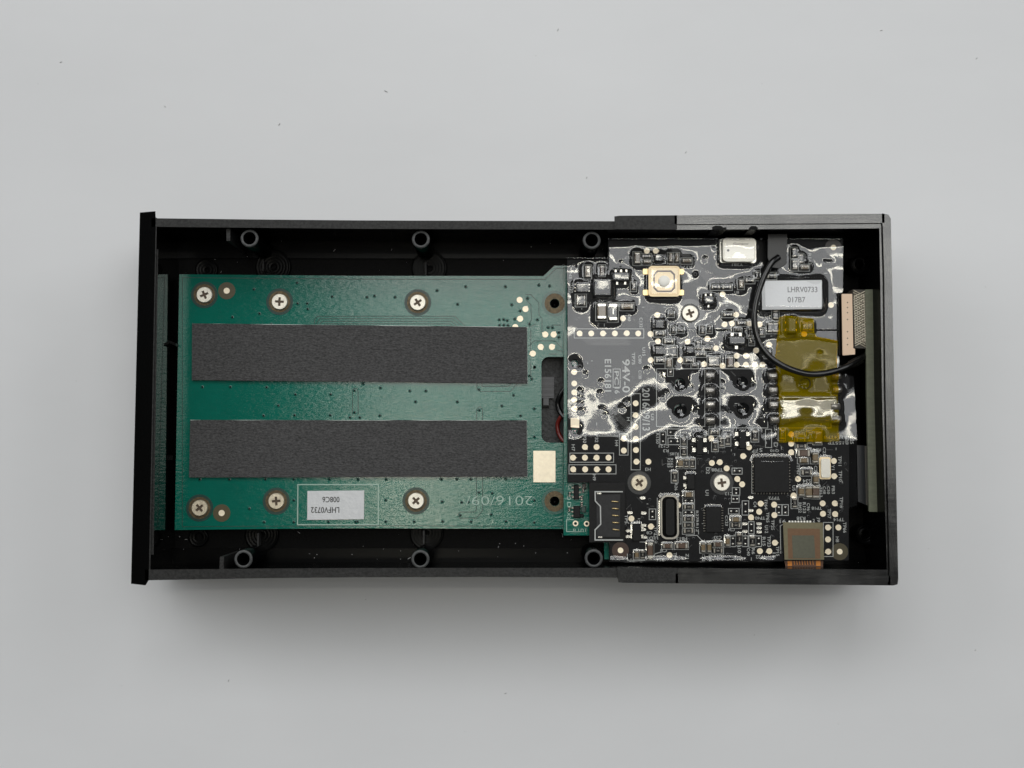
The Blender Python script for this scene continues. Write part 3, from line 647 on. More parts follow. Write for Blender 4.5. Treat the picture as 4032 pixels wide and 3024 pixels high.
# passives: (x, y, w, h)
R_ = [(2545, 1010, 32, 15), (2494, 1129, 16, 30), (2287, 1172, 36, 18), (2287, 1195, 36, 18), (2643, 1238, 16, 16), (2951, 1106, 34, 14), (2861, 1131, 36, 16), (2817, 1131, 34, 16), (3037, 1087, 34, 20), (2865, 1239, 36, 15), (2920, 1272, 38, 16),
      (3053, 1240, 20, 36), (3031, 1291, 20, 38), (3054, 1291, 20, 38), (2981, 1086, 16, 30), (3125, 996, 18, 36), (3152, 1020, 18, 36), (3128, 1045, 20, 36), (2597, 1314, 38, 18), (2632, 1345, 38, 18), (2652, 1384, 22, 38), (2599, 1419, 36, 18),
      (2749, 1361, 17, 34), (2783, 1372, 32, 16), (2715, 1419, 36, 18), (2798, 1424, 19, 38), (2822, 1424, 19, 38), (2953, 1310, 15, 36), (2998, 1308, 18, 28), (2692, 1737, 18, 30), (2692, 1778, 18, 30), (2812, 1702, 34, 18), (2840, 1740, 18, 36), (2864, 1733, 18, 40),
      (2815, 1757, 18, 34), (2972, 1715, 22, 42), (2702, 1824, 18, 34), (2725, 1824, 18, 34), (2656, 1877, 18, 40), (3078, 1711, 20, 40), (3152, 1731, 38, 18), (3190, 1720, 20, 40), (3154, 1757, 38, 16), (3175, 1859, 40, 22), (3128, 1980, 18, 36),
      (2711, 1995, 38, 18), (2710, 2043, 38, 18), (2710, 2067, 38, 18), (2710, 2090, 38, 18), (2896, 2067, 36, 18), (2826, 2168, 36, 18), (2910, 2122, 18, 44), (2962, 2131, 18, 38), (2530, 2184, 16, 30), (3166, 1286, 18, 34), (3190, 1286, 18, 34),
      (2640, 1465, 14, 24), (2735, 1440, 20, 14), (2960, 1345, 14, 24), (3020, 1395, 16, 26), (2905, 1300, 24, 12), (2680, 1300, 22, 14), (2650, 1300, 14, 24), (2765, 1300, 16, 28), (2793, 1296, 14, 26), (2760, 1395, 34, 15)]
for q in R_: passive(B, 'resistor', *q)
C_ = [(2314, 1071, 22, 46), (2508, 1018, 23, 45), (2547, 1032, 30, 15), (2639, 1016, 14, 34), (2664, 1016, 14, 34), (2703, 1028, 36, 16), (2468, 1208, 48, 22), (2917, 1120, 18, 32), (3166, 1054, 34, 18), (2633, 1428, 20, 36), (2762, 1395, 36, 17),
      (2678, 1824, 20, 34), (2710, 1947, 36, 20), (3218, 1722, 28, 50), (3162, 1813, 36, 18), (3207, 1802, 22, 40), (3210, 1887, 20, 34), (3153, 1935, 22, 34), (3182, 1937, 26, 44), (2506, 2184, 16, 30), (2767, 2155, 16, 36), (2791, 2155, 16, 36), (2863, 2131, 16, 36), (2895, 2045, 36, 18)]
for q in C_:
    if q[:2] == (2762, 1395): continue
    passive(B, 'capacitor', *q)
passive(B, 'capacitor', 2368, 1228, 36, 62, ht=0.13, end='solder'); passive(B, 'resistor', 2413, 1230, 34, 68, ht=0.09, end='solder')
F_ = [(2370, 1066, 18, 38), (3162, 1784, 50, 26), (3210, 1937, 28, 46), (2627, 2149, 36, 18), (2683, 2148, 46, 22), (2825, 2143, 34, 18), (2559, 2167, 22, 66), (2874, 1425, 25, 42)]
for q in F_: passive(B, 'ferrite', *q, end='solder' if q[0] == 2559 else None)
passive(B, 'resistor', 2626, 1385, 14, 32, end='solder', ht=0.05)
# unpopulated footprints: outlined pairs of solder dots
def foot(x, y, w, h, r=5):
    rect_silk(B, x, y, w + 6, h + 6)
    for s_ in (-1, 1):
        dx, dy = (s_ * w * 0.3, 0) if w > h else (0, s_ * h * 0.3)
        def bl():
            q = bmesh.new(); lathe(q, [(r * S(ZB), 0), (r * S(ZB) * 0.8, 0.02), (0, 0.028)], 0, 0, 12); return to_mesh('solder_dot', q, 'solder')
        c = P(x + dx, y + dy, ZB); copy_mesh('solder_dot', ('sdot', r), bl, mb, (c.x, c.y, ZB + 0.001))
for q in ((2653, 1702, 44, 20), (2655, 1738, 44, 20), (2610, 1725, 18, 44), (2711, 1972, 40, 16), (2711, 2018, 40, 16), (2889, 2013, 36, 16), (2885, 2131, 16, 36), (2934, 2131, 16, 36), (2987, 2131, 16, 36), (2569, 2025, 20, 36), (2670, 2040, 16, 40),
          (2935, 2000, 20, 50), (2958, 2078, 16, 42), (3066, 2008, 18, 36), (3092, 2008, 18, 36), (2902, 1855, 34, 18), (2898, 1935, 24, 24), (2895, 1965, 24, 20)): foot(*q)
for x, y in ((2932, 2062), (2988, 2062), (2932, 2092), (2988, 2078), (2988, 2094), (2534, 2068), (2536, 2115), (2532, 2085), (2475, 2090), (2474, 2112), (2955, 1958), (2955, 2010), (2530, 1960), (2534, 2020), (2480, 2018)):
    def bl():
        q = bmesh.new(); prism(q, rrect(0, 0, 18 * S(ZB), 8 * S(ZB), 3 * S(ZB), 2), 0, 0.022, bev=0.008); return to_mesh('solder_pad', q, 'solder')
    c = P(x, y, ZB); copy_mesh('solder_pad', 'spad', bl, mb, (c.x, c.y, ZB + 0.001))
# chips
chip(B, 2292, 1134, 50, 42, 0.08, [('L', 3), ('R', 3)], pin=(5, 7), pm='solder')
chip(B, 2369, 1136, 72, 72, 0.17, name='inductor', bev=0.02)
chip(B, 2445, 1092, 64, 36, 0.11, [('T', 3), ('B', 2)], pin=(10, 14), pm='solder')
chip(B, 2592, 1016, 32, 32, 0.06, [('L', 3), ('R', 3)], pin=(4, 4))
chip(B, 2594, 1278, 36, 34, 0.06, [('L', 3), ('R', 3)], pin=(4, 5)); chip(B, 2595, 1381, 38, 34, 0.06, [('L', 3), ('R', 3)], pin=(4, 5))
chip(B, 2715, 1380, 32, 30, 0.06, [('L', 2), ('R', 2)], pin=(4, 5)); chip(B, 2788, 1184, 40, 34, 0.09, [('T', 2), ('B', 1)], pin=(9, 12), pm='solder')
chip(B, 2898, 1343, 64, 36, 0.11, [('T', 2), ('B', 1)], pin=(14, 16), pm='solder')
chip(B, 2753, 1752, 28, 78, 0.1, [('L', 2), ('R', 2)], pin=(18, 16), pm='solder'); chip(B, 2921, 1728, 28, 78, 0.1, [('L', 2), ('R', 2)], pin=(18, 16), pm='solder')
chip(B, 2718, 1896, 32, 60, 0.1, [('L', 2)], pin=(14, 14), pm='solder')
chip(B, 2506, 2095, 34, 68, 0.08, [('R', 2)], pin=(16, 12), pm='solder'); chip(B, 2808, 2045, 62, 100, 0.06, [('L', 10), ('R', 10)], pin=(3, 9), pm='dullsolder')
chip(B, 3035, 1870, 138, 138, 0.08, [('T', 12), ('B', 12), ('L', 12), ('R', 12)], pin=(4, 7), pm='dullsolder')
chip(B, 3112, 1285, 34, 60, 0.12, [('L', 2), ('R', 2)], pin=(10, 8), pm='solder')
# crystal cans
c = P(2904, 989, ZB); s = S(ZB); b = bmesh.new()
prism(b, rrect(c.x, c.y, 140 * s, 94 * s, 8 * s, 3), ZB + 0.002, ZB + 0.05, bev=0.01); o = obj('crystal_can', b, 'solder', mb)
b = bmesh.new(); prism(b, rrect(c.x, c.y, 118 * s, 82 * s, 10 * s, 3), ZB + 0.05, ZB + 0.17, bev=0.03); obj('lid', b, 'can', o)
b = bmesh.new(); text_into(b, 'Gunpor', 2918, 961, 0, 11, ZB + 0.173, 62); obj('printed_text', b, 'ink', o, kind='stuff')
b = bmesh.new(); cc = P(2867, 986, ZB + 0.17); prism(b, circ(cc.x, cc.y, 5 * s, 14), ZB + 0.171, ZB + 0.175); obj('printed_dot', b, 'ink', o); B.H.append((2904, 989, 124, 86, 0.17))
c = P(3247, 1843, ZB); b = bmesh.new(); prism(b, rrect(c.x, c.y, 42 * s, 84 * s, 6 * s, 3), ZB + 0.002, ZB + 0.03, bev=0.008); o = obj('crystal_can', b, 'switch', mb)
b = bmesh.new(); prism(b, rrect(c.x, c.y, 30 * s, 68 * s, 5 * s, 3), ZB + 0.03, ZB + 0.08, bev=0.015); obj('lid', b, 'can', o); B.H.append((3247, 1843, 40, 80, 0.08))
# tactile button
c = P(2612, 1111, ZB); b = bmesh.new(); prism(b, rrect(c.x, c.y, 116 * s, 114 * s, 10 * s, 4), ZB + 0.002, ZB + 0.13, bev=0.02); o = obj('push_button', b, 'switch', mb)
oct_o = [(c.x + x * s, c.y + y * s) for x, y in ((-43, 28), (-28, 43), (28, 43), (43, 28), (43, -28), (28, -43), (-28, -43), (-43, -28))]
oct_i = [(c.x + (x - c.x) * 0.86, c.y + (y - c.y) * 0.86) for x, y in oct_o]
b = bmesh.new(); prism(b, oct_o, ZB + 0.1305, ZB + 0.136, holes=[oct_i]); obj('frame_groove', b, 'recess', o)
b = bmesh.new(); lathe(b, [(24 * s, ZB + 0.131), (23 * s, ZB + 0.155), (17 * s, ZB + 0.175), (0, ZB + 0.18)], c.x, c.y - 1 * s); obj('plunger', b, 'white', o)
for dx, dy in ((-68, 40), (-68, -42), (66, 40), (66, -42)):
    b = bmesh.new(); q = P(2612 + dx, 1111 - dy, ZB); prism(b, rrect(q.x, q.y, 24 * s, 18 * s, 3 * s, 2), ZB + 0.002, ZB + 0.05, bev=0.01); obj('solder_tab', b, 'goldm', o)
B.H.append((2612, 1111, 112, 110, 0.13))
# solder posts of the push-on headers
for x, y in ((2793, 1484), (2793, 1543), (2794, 1599), (2794, 1660), (3039, 1486), (3040, 1541), (3042, 1599), (3046, 1658), (3289, 1488), (3292, 1540), (3285, 1606), (3290, 1655)):
    def bl():
        q = bmesh.new(); box(q, -17 * s, 17 * s, -17 * s, 17 * s, 0, 0.04, 1, 0.01); tube(q, [(-17 * s, 4 * s, 0.07), (17 * s, 4 * s, 0.07)], 0.07, 12, 0); return to_mesh('solder_post', q, ['dullsolder', 'chip'])
    c = P(x, y, ZB); copy_mesh('solder_post', 'spost', bl, mb, (c.x, c.y, ZB + 0.002)); B.H.append((x, y - 4, 34, 26, 0.14))
# card socket
c = P(2389, 2018, ZB); b = bmesh.new()
prism(b, PX([(2322, 1903), (2458, 1903), (2458, 2133), (2322, 2133)], ZB + 0.03), ZB + 0.002, ZB + 0.03, bev=0.01); o = obj('card_socket', b, 'chip', mb)
b = bmesh.new(); prism(b, PX([(2350, 1950), (2440, 1948), (2440, 2112), (2352, 2112)], ZB + 0.05), ZB + 0.03, ZB + 0.05, bev=0.01); obj('card_tray', b, 'tray', o)
zs = ZB + 0.053; b = bmesh.new(); strip(b, PX([(2452, 1936), (2343, 1936), (2344, 1973), (2364, 1994), (2365, 2064), (2343, 2086), (2343, 2126), (2453, 2126)], zs), 4.5 * S(zs), zs, zs + 0.02); obj('metal_frame', b, 'silk', o)
for i, y in enumerate((1975, 2003, 2030, 2058, 2085)):
    b = bmesh.new(); tube(b, [P(2408 + i, y - 1, zs + 0.01), P(2435 + i, y + (1 if i < 4 else 3), zs + 0.015)], 0.014, 8); obj('spring_contact', b, 'goldm', o)
for x, y in ((2359, 1943), (2363, 2115)):
    b = bmesh.new(); prism(b, PX([(x - 8, y - 3), (x + 8, y - 3), (x + 8, y + 3), (x - 8, y + 3)], zs), zs - 0.01, zs + 0.006); obj('solder_tab', b, 'solder', o)
line_silk(B, [(2350, 1908), (2380, 1938)]); line_silk(B, [(2385, 1905), (2402, 1922)])
# rounded metal connector
c = P(2634, 2035, ZB); b = bmesh.new(); prism(b, rrect(c.x, c.y, 72 * s, 172 * s, 26 * s, 6), ZB + 0.002, ZB + 0.1, holes=[rrect(c.x, c.y, 58 * s, 158 * s, 20 * s, 6)]); o = obj('port_shell', b, 'dullsolder', mb)
b = bmesh.new(); prism(b, rrect(c.x, c.y, 57 * s, 157 * s, 20 * s, 6), ZB + 0.003, ZB + 0.04); obj('port_cavity', b, 'gloss', o)
b = bmesh.new(); prism(b, rrect(c.x + 2 * s, c.y, 26 * s, 134 * s, 8 * s, 4), ZB + 0.04, ZB + 0.09, bev=0.02); obj('port_tongue', b, 'chip', o); B.H.append((2634, 2035, 66, 166, 0.1))
# ---- lettering and outlines
for q in ((2398, 1313, 274, 36), (2503, 1700, 36, 300), (2456, 1750, 34, 84), (2330, 1802, 172, 36), (2333, 1848, 185, 36), (2428, 1489, 28, 72), (3261, 2124, 38, 134), (2559, 2167, 32, 76)): rect_silk(B, *q)
for pts in ([(2585, 1452), (2585, 1679), (2775, 1679), (2775, 1455)], [(2585, 1452), (3030, 1452)], [(2835, 1452), (2835, 1685), (3023, 1685), (3023, 1660)], [(3272, 1668), (3272, 1685), (3085, 1685)], [(2960, 1795), (2960, 1942), (2972, 1942)],
            [(3014, 1690), (3014, 1762), (3038, 1762), (3038, 1690), (3014, 1690)], [(3085, 2064), (3072, 2070), (3074, 2180)], [(3086, 1694), (3086, 1742)], [(2357, 1701), (2440, 1701)], [(2357, 1717), (2435, 1717)],
            [(2480, 2060), (2520, 2060)], [(2518, 2134), (2540, 2134)], [(2470, 2180), (2470, 2206), (2540, 2206)], [(2560, 2206), (2580, 2180), (2610, 2172)], [(2700, 2110), (2745, 2108), (2765, 2130)], [(2588, 1960), (2588, 2122)]): line_silk(B, pts, 2.6)
for s_, x, y, r, hh, ln in (('94V-0', 2465, 1480, -90, 31, 132), ('E156181', 2394, 1478, -90, 26, 128), ('PC', 2428, 1488, -90, 17, 54), ('16', 2430, 1538, -90, 20, 24), ('2016/09/13', 2544, 1612, -90, 30, 168),
                          ('TP75', 2494, 1412, -90, 13, 48), ('C80', 2520, 1415, -90, 12, 34), ('C130', 2520, 1475, -90, 12, 34), ('U15', 2535, 1385, -90, 12, 34), ('C132', 2524, 1270, -90, 12, 40), ('TP33', 2302, 1722, -90, 13, 44), ('TP32', 2349, 1720, -90, 13, 44),
                          ('H7', 2257, 1763, -90, 13, 26), ('H4', 2428, 1745, -90, 13, 24), ('H9', 2340, 1880, -90, 13, 24), ('H3', 2551, 1848, 180, 13, 22), ('U3', 2569, 1642, -90, 11, 26), ('H', 2474, 1650, -90, 12, 14),
                          ('R142', 3189, 1020, -90, 12, 46), ('TP8', 2850, 1184, -90, 12, 26), ('U8', 2901, 1151, 0, 11, 18), ('R17', 2706, 1052, 180, 12, 38), ('Y2B1', 2904, 1042, 180, 11, 44), ('D1', 2862, 1195, -90, 12, 22),
                          ('TP12', 2776, 1718, -90, 13, 40), ('R18', 2804, 1678, 180, 12, 30), ('R129', 2737, 1690, 180, 12, 46), ('C121', 2614, 1757, 180, 12, 40), ('R3', 2622, 1775, 180, 12, 22), ('R150', 2589, 1726, -90, 12, 42),
                          ('Q1', 2886, 1678, 180, 14, 24), ('S', 2996, 1772, 180, 15, 12), ('D', 3055, 1751, -90, 17, 17), ('Q10', 3050, 1774, 180, 12, 34), ('J2', 3052, 1683, -90, 14, 26), ('TP', 2972, 1776, 180, 12, 22),
                          ('TP88', 2824, 1850, 180, 13, 44), ('D2', 2787, 1853, -90, 14, 26), ('U1', 2784, 1940, -90, 13, 22), ('C12', 2870, 1944, 180, 12, 32), ('R183', 2633, 1822, -90, 11, 36), ('R163', 2645, 1822, -90, 11, 36), ('R185', 2655, 1787, 180, 11, 34),
                          ('R26', 2662, 1917, -90, 11, 28), ('TP5', 2668, 1955, -90, 12, 30), ('R84', 3218, 1771, 180, 12, 30), ('C23', 3246, 1777, -90, 12, 32), ('C24', 3335, 1730, -90, 14, 32), ('C25', 3354, 1732, -90, 14, 32),
                          ('R154TP8', 3290, 1722, 180, 12, 92), ('R155TP', 3300, 1744, 180, 12, 80), ('TP84', 3152, 1708, 180, 12, 42), ('TP11', 3307, 1815, -90, 13, 38), ('TP10', 3309, 1875, -90, 13, 42), ('Y1', 3280, 1840, -90, 12, 20),
                          ('TP87', 3143, 1850, -90, 12, 40), ('S34', 3177, 1894, 180, 14, 32), ('C26', 3212, 1850, -90, 12, 32), ('U5', 3126, 1922, -90, 12, 22), ('TP13', 3232, 1937, -90, 12, 40), ('C48', 3246, 1930, -90, 11, 30), ('C50', 3262, 1930, -90, 11, 30), ('FB3', 3281, 1929, -90, 12, 32),
                          ('TP18', 3313, 1978, -90, 13, 42), ('TP18', 3216, 2001, 180, 12, 40), ('TP17', 3265, 2022, -90, 13, 38), ('TP14', 3303, 2046, 180, 13, 42), ('TP66', 3326, 2077, -90, 13, 42), ('H8', 3297, 2124, -90, 13, 22),
                          ('J9', 3222, 2046, -90, 13, 20), ('2', 3204, 2050, 0, 13, 9), ('16', 3082, 2053, 0, 14, 24), ('R38', 3154, 2041, 180, 13, 34), ('RM22', 3150, 1999, -90, 12, 40), ('R123', 3167, 1999, -90, 12, 42), ('C96', 3183, 1996, -90, 12, 30),
                          ('TP64', 3016, 1985, -90, 12, 40), ('TP72', 3048, 1961, 180, 12, 44), ('C4', 2973, 1986, -90, 12, 22), ('TP40', 2993, 2040, 180, 12, 40), ('TP65', 3023, 2037, -90, 12, 40), ('U12', 3018, 2084, -90, 13, 30), ('TP25', 3043, 2067, -90, 12, 40),
                          ('TP23', 3028, 2132, -90, 13, 42), ('R15', 3008, 2132, -90, 12, 34), ('TP15', 3062, 2170, -90, 12, 38), ('15', 3048, 2186, -90, 13, 20), ('TP22', 2996, 2193, 180, 13, 40), ('C40', 2947, 2173, -90, 12, 30), ('R6', 2966, 2170, -90, 12, 24), ('R10', 2911, 2160, -90, 13, 34),
                          ('C13', 2828, 2191, 180, 12, 32), ('CA2', 2770, 2196, -90, 11, 28), ('CA4', 2796, 2196, -90, 11, 28), ('Z1', 2706, 2190, -90, 12, 20), ('TP4', 2658, 2190, -90, 13, 28), ('FB13', 2684, 2121, 180, 12, 42), ('R27RR12', 2745, 2052, -90, 11, 82), ('C123', 2861, 2050, -90, 11, 40),
                          ('C34', 2880, 2086, 180, 11, 26), ('C33', 2826, 2116, 180, 11, 30), ('LED1', 2570, 2119, 180, 12, 42), ('R14', 2600, 2204, 180, 12, 30), ('C8', 2613, 2168, 180, 12, 26), ('TP3', 2582, 2090, -90, 12, 32), ('C8', 2557, 2098, 180, 11, 22), ('TP5', 2466, 2044, -90, 12, 34), ('J4', 2338, 2034, -90, 14, 22),
                          ('+', 2583, 2134, 0, 12, 12), ('TP', 2488, 2205, 180, 12, 22), ('C9', 2260, 1070, 180, 12, 20), ('N3', 2246, 1085, -90, 12, 24), ('U20', 2250, 1138, -90, 13, 30), ('R57', 2476, 1014, 180, 12, 36), ('U14', 2490, 1100, -90, 11, 36), ('C63', 2478, 1250, -90, 11, 28), ('TP81', 3042, 1500, 180, 10, 20)):
    text_into(B.silk, s_, x, y, r, hh, ZB + 0.0065, ln, bold=0.014)
# fine dense print, vias and traces
rnd = random.Random(11)
def dense(x0, x1, y0, y1, n):
    for _ in range(n):
        x = rnd.uniform(x0, x1); y = rnd.uniform(y0, y1)
        if any(abs(x - a) < ww / 2 + 8 and abs(y - bb) < hh / 2 + 8 for a, bb, ww, hh, _h in B.H) or any((x - a) ** 2 + (y - bb) ** 2 < 300 for a, bb in PADS): continue
        if any((x - a) ** 2 + (y - bb) ** 2 < 3200 for a, bb in ((2717, 1234), (2517, 1901), (2842, 1901))): continue
        k = rnd.random()
        if k < 0.45: via(B, x, y, 3.0)
        elif k < 0.8:
            L = rnd.uniform(10, 34); a = rnd.choice([0, 45, 90, 135]); dx, dy = L * math.cos(math.radians(a)), L * math.sin(math.radians(a))
            strip(B.tr, PX([(x, y), (x + dx, y + dy)], ZB), 2.4 * S(ZB), ZB + 0.0004, ZB + 0.007)
        else:
            strip(B.silk, PX([(x, y), (x + rnd.uniform(6, 14), y)] if rnd.random() < 0.5 else [(x, y), (x, y + rnd.uniform(6, 14))], ZB), 2.2 * S(ZB), ZB + 0.001, ZB + 0.007)
dense(2560, 3060, 1200, 1450, 420); dense(2245, 2530, 1040, 1290, 60); dense(2720, 3280, 960, 1200, 60); dense(2590, 3080, 1690, 1860, 160); dense(2460, 3080, 1950, 2200, 110); dense(3050, 3330, 1640, 2050, 70); dense(2250, 2560, 1420, 1720, 30); dense(2600, 2830, 1460, 1670, 25); dense(2840, 3030, 1460, 1670, 25)
for k in range(5):
    trace(B, [(2640 + 2 * k, 972 + 5 * k), (2680 - 2 * k, 972 + 5 * k), (2808 - 5 * k, 1100 + 3 * k)], 2.2)
    trace(B, [(2295 + 8 * k, 1335), (2320 + 8 * k, 1357 - 5 * k), (2480, 1357 - 5 * k)], 2.2)
    trace(B, [(2300, 1572 + 5 * k), (2376 - 2 * k, 1572 + 5 * k), (2478 - 3 * k, 1672 + 4 * k)], 2.2)
DIM = [(2284, 1443), (2304, 1474), (2366, 1506), (2364, 1549), (2371, 1612), (2378, 1633), (2468, 1583), (2451, 1607), (2545, 1457), (2595, 1469), (2601, 1486), (2624, 1549), (2610, 1564), (2284, 1541), (2284, 1563), (2284, 1587), (2287, 1617), (2740, 1625), (2720, 1525), (2840, 1510), (2840, 1534), (2875, 1625), (2965, 1515), (2846, 1620),
       (2774, 1021), (2809, 966), (2824, 951), (2824, 965), (2824, 980), (2824, 1008), (2738, 1080), (2444, 1038), (2259, 1046), (3227, 1395), (3075, 1342), (2968, 1044), (3250, 1035), (3270, 1035), (3285, 1036), (3150, 990)]
for x, y in DIM: via(B, x, y, 4.4)
for x in (2545, 2556): 
    for y in (1196, 1209, 1222): via(B, x, y, 3.2)
# flex socket and amber flex
o = bpy.data.objects.new('ribbon_socket', None)
t = thing('flex_cable', 'short olive and orange flat flex cable over the lower edge of the black board', 'flex cable', P(3160, 2130, ZB))
zx = ZB + 0.06
b = bmesh.new(); prism(b, PX([(3085, 2058), (3238, 2060), (3243, 2202), (3091, 2202)], zx), zx - 0.03, zx, bev=0.01); obj('stiffener', b, 'flex', t)
b = bmesh.new(); prism(b, PX([(3101, 2080), (3228, 2082), (3230, 2200), (3104, 2200)], zx), zx + 0.001, zx + 0.004); obj('orange_window', b, 'flexo', t)
b = bmesh.new(); prism(b, PX([(3118, 2108), (3205, 2108), (3210, 2198), (3122, 2198)], zx), zx + 0.005, zx + 0.008); obj('olive_window', b, 'flexg', t)
b = bmesh.new(); prism(b, PX([(3088, 2203), (3242, 2203), (3240, 2238), (3094, 2236)], zx - 0.15), zx - 0.18, zx - 0.15); obj('amber_tail', b, 'kdark', t)
for x in (3110, 3222):
    b = bmesh.new(); prism(b, PX([(x - 9, 2203), (x + 9, 2203), (x + 9, 2228), (x - 8, 2228)], zx - 0.14), zx - 0.149, zx - 0.143); obj('copper_pad', b, 'copper', t)
for i in range(8):
    x = 3128 + i * 10.5; b = bmesh.new(); strip(b, PX([(x - 2, 2203), (x + 1, 2224)], zx - 0.14), 2.4 * s, zx - 0.149, zx - 0.143); obj('flex_trace', b, 'copper', t)
for i in range(8):
    c = P(3108 + 11.7 * i, 2054, ZB); copy_mesh('socket_pin', 'spin', lambda: (lambda q: (prism(q, rrect(0, 0, 7 * s, 8 * s, 2 * s, 2), 0, 0.02), to_mesh('socket_pin', q, 'white'))[1])(bmesh.new()), mb, (c.x, c.y, ZB + 0.002))
bpy.data.objects.remove(o)
finish(B, 'silk', 'black_trace', 'black_trace')

# sticker on the black board
sticker([(2999, 1105), (3235, 1103), (3235, 1217), (3001, 1220)], ZB + 0.13, 'white sticker with two lines of code near the top right of the black board', [('LHRV0733', 3160, 1140, 0, 22, 118), ('017B7', 3136, 1180, 0, 22, 70)])
B.H.append((3117, 1161, 236, 114, 0.15))
chip(B, 3117, 1161, 226, 106, 0.128, name='shield_can', m='resist')

# ---------------------------------------------------------------- draped clear film and amber tape (height field over the parts)
ST = 3.0
X0, X1, Y0, Y1 = 2226, 3384, 930, 2218
nx = int((X1 - X0) / ST) + 1; ny = int((Y1 - Y0) / ST) + 1
H = np.zeros((ny, nx))
gx = X0 + np.arange(nx) * ST; gy = Y0 + np.arange(ny) * ST
GX, GY = np.meshgrid(gx, gy)
for (cx, cy, ww, hh, ht) in B.H:
    m_ = (np.abs(GX - cx) <= ww / 2 + 1.5) & (np.abs(GY - cy) <= hh / 2 + 1.5); H[m_] = np.maximum(H[m_], ht)
base = H.copy(); FL = np.zeros_like(H)
Hm = H.copy()
# tension differs from place to place: loose parts sag close to the board
K = 0.955 + 0.022 * np.sin(GX / 170.0 + 1.3) * np.sin(GY / 140.0)
K = np.where(GY > 1745, 0.80, K)
for _ in range(130):
    a = Hm.copy(); a[1:-1, 1:-1] = 0.25 * (Hm[:-2, 1:-1] + Hm[2:, 1:-1] + Hm[1:-1, :-2] + Hm[1:-1, 2:]); Hm = np.maximum(base, K * a)
def dimple(x, y, r, d):
    q = np.exp(-((GX - x) ** 2 + (GY - y) ** 2) / (2 * r * r)); return -d * q
for x, y, r in BH[:6]: Hm += dimple(x, y, r * 0.9, 0.075)
for x, y in ((2264, 1428), (2264, 1693)): Hm += dimple(x, y, 13, 0.04)
for x, y in DIM[:38]: Hm += dimple(x, y, 6.5, 0.014)
for _ in range(5):
    Hm[1:-1, 1:-1] = 0.5 * Hm[1:-1, 1:-1] + 0.125 * (Hm[:-2, 1:-1] + Hm[2:, 1:-1] + Hm[1:-1, :-2] + Hm[1:-1, 2:])
wr = np.zeros_like(Hm)
for k in range(26):
    a = rnd.uniform(0, math.pi); L = rnd.uniform(60, 420); ph = rnd.uniform(0, 6.28)
    wr += (L / 420.0) ** 1.25 * np.sin((GX * math.cos(a) + GY * math.sin(a)) * 2 * math.pi / L + ph + 1.2 * np.sin(GX / 90.0 + k) + 1.0 * np.sin(GY / 110.0 - k))
wr = wr / 3.0 * 0.0085
wr *= 1 + 0.5 * ((GX > 2620) & (GY < 1300))
wr *= 1 - 0.7 * np.exp(-((GX - 2420) / 190.0) ** 4 - ((GY - 1420) / 130.0) ** 4)
flat = 1.0 / (1.0 + np.exp((GY - 1745 - 40 * np.sin(GX / 160.0)) / 12.0))      # lower part of the film lies tight and flat
edge = np.exp(-np.clip(GY - 945, 0, None) / 16.0) * (GX > 2395) + np.exp(-np.clip(GY - 1020, 0, None) / 14.0) * (GX < 2395)
low = 1 - 1.0 / (1.0 + np.exp((GY - 1762 - 14 * np.sin(GX / 130.0)) / 10.0))
Hm = Hm * (1 - low) + (0.10 * Hm - 0.012) * low          # below, the film is pressed down between the parts
Hm += 0.09 * np.exp(-((GX - 3035) / 58.0) ** 4 - ((GY - 1818) / 10.0) ** 2)
Hf = 0.022 + Hm + wr * (0.12 + 0.88 * flat) + 0.045 * edge
Hf += np.where((np.abs(GX - 3117) < 122) & (np.abs(GY - 1161) < 62), 0.0011 * (GY - 1161) * 0.35 + 0.006 * np.sin((GX + 0.7 * GY) / 34.0), 0)
Hf += 0.03 * np.exp(-((GY - 2205) / 9.0) ** 2) * (0.5 + 0.5 * np.sin(GX / 37.0)) * (GX < 3050)
FILM = [(2233, 1018), (2395, 1018), (2395, 938), (3317, 934), (3317, 1150), (3303, 1160), (3303, 1468), (3361, 1482), (3372, 1700), (3374, 1990), (3343, 2000), (3343, 2204), (3248, 2206), (3240, 2050), (3090, 2050), (3082, 2212), (2402, 2214), (2402, 2140), (2470, 2140), (2470, 1960), (2440, 1896), (2238, 1896)]
def inpoly(px, py, poly):
    r = np.zeros(px.shape, bool); n = len(poly)
    for i in range(n):
        xa, ya = poly[i]; xb, yb = poly[(i + 1) % n]
        c_ = ((ya > py) != (yb > py)) & (px < (xb - xa) * (py - ya) / (yb - ya + 1e-12) + xa); r ^= c_
    return r
LOW = 1672 - 24 * (GX - 3066) / 240.0 + 6 * np.sin(GX / 30.0)
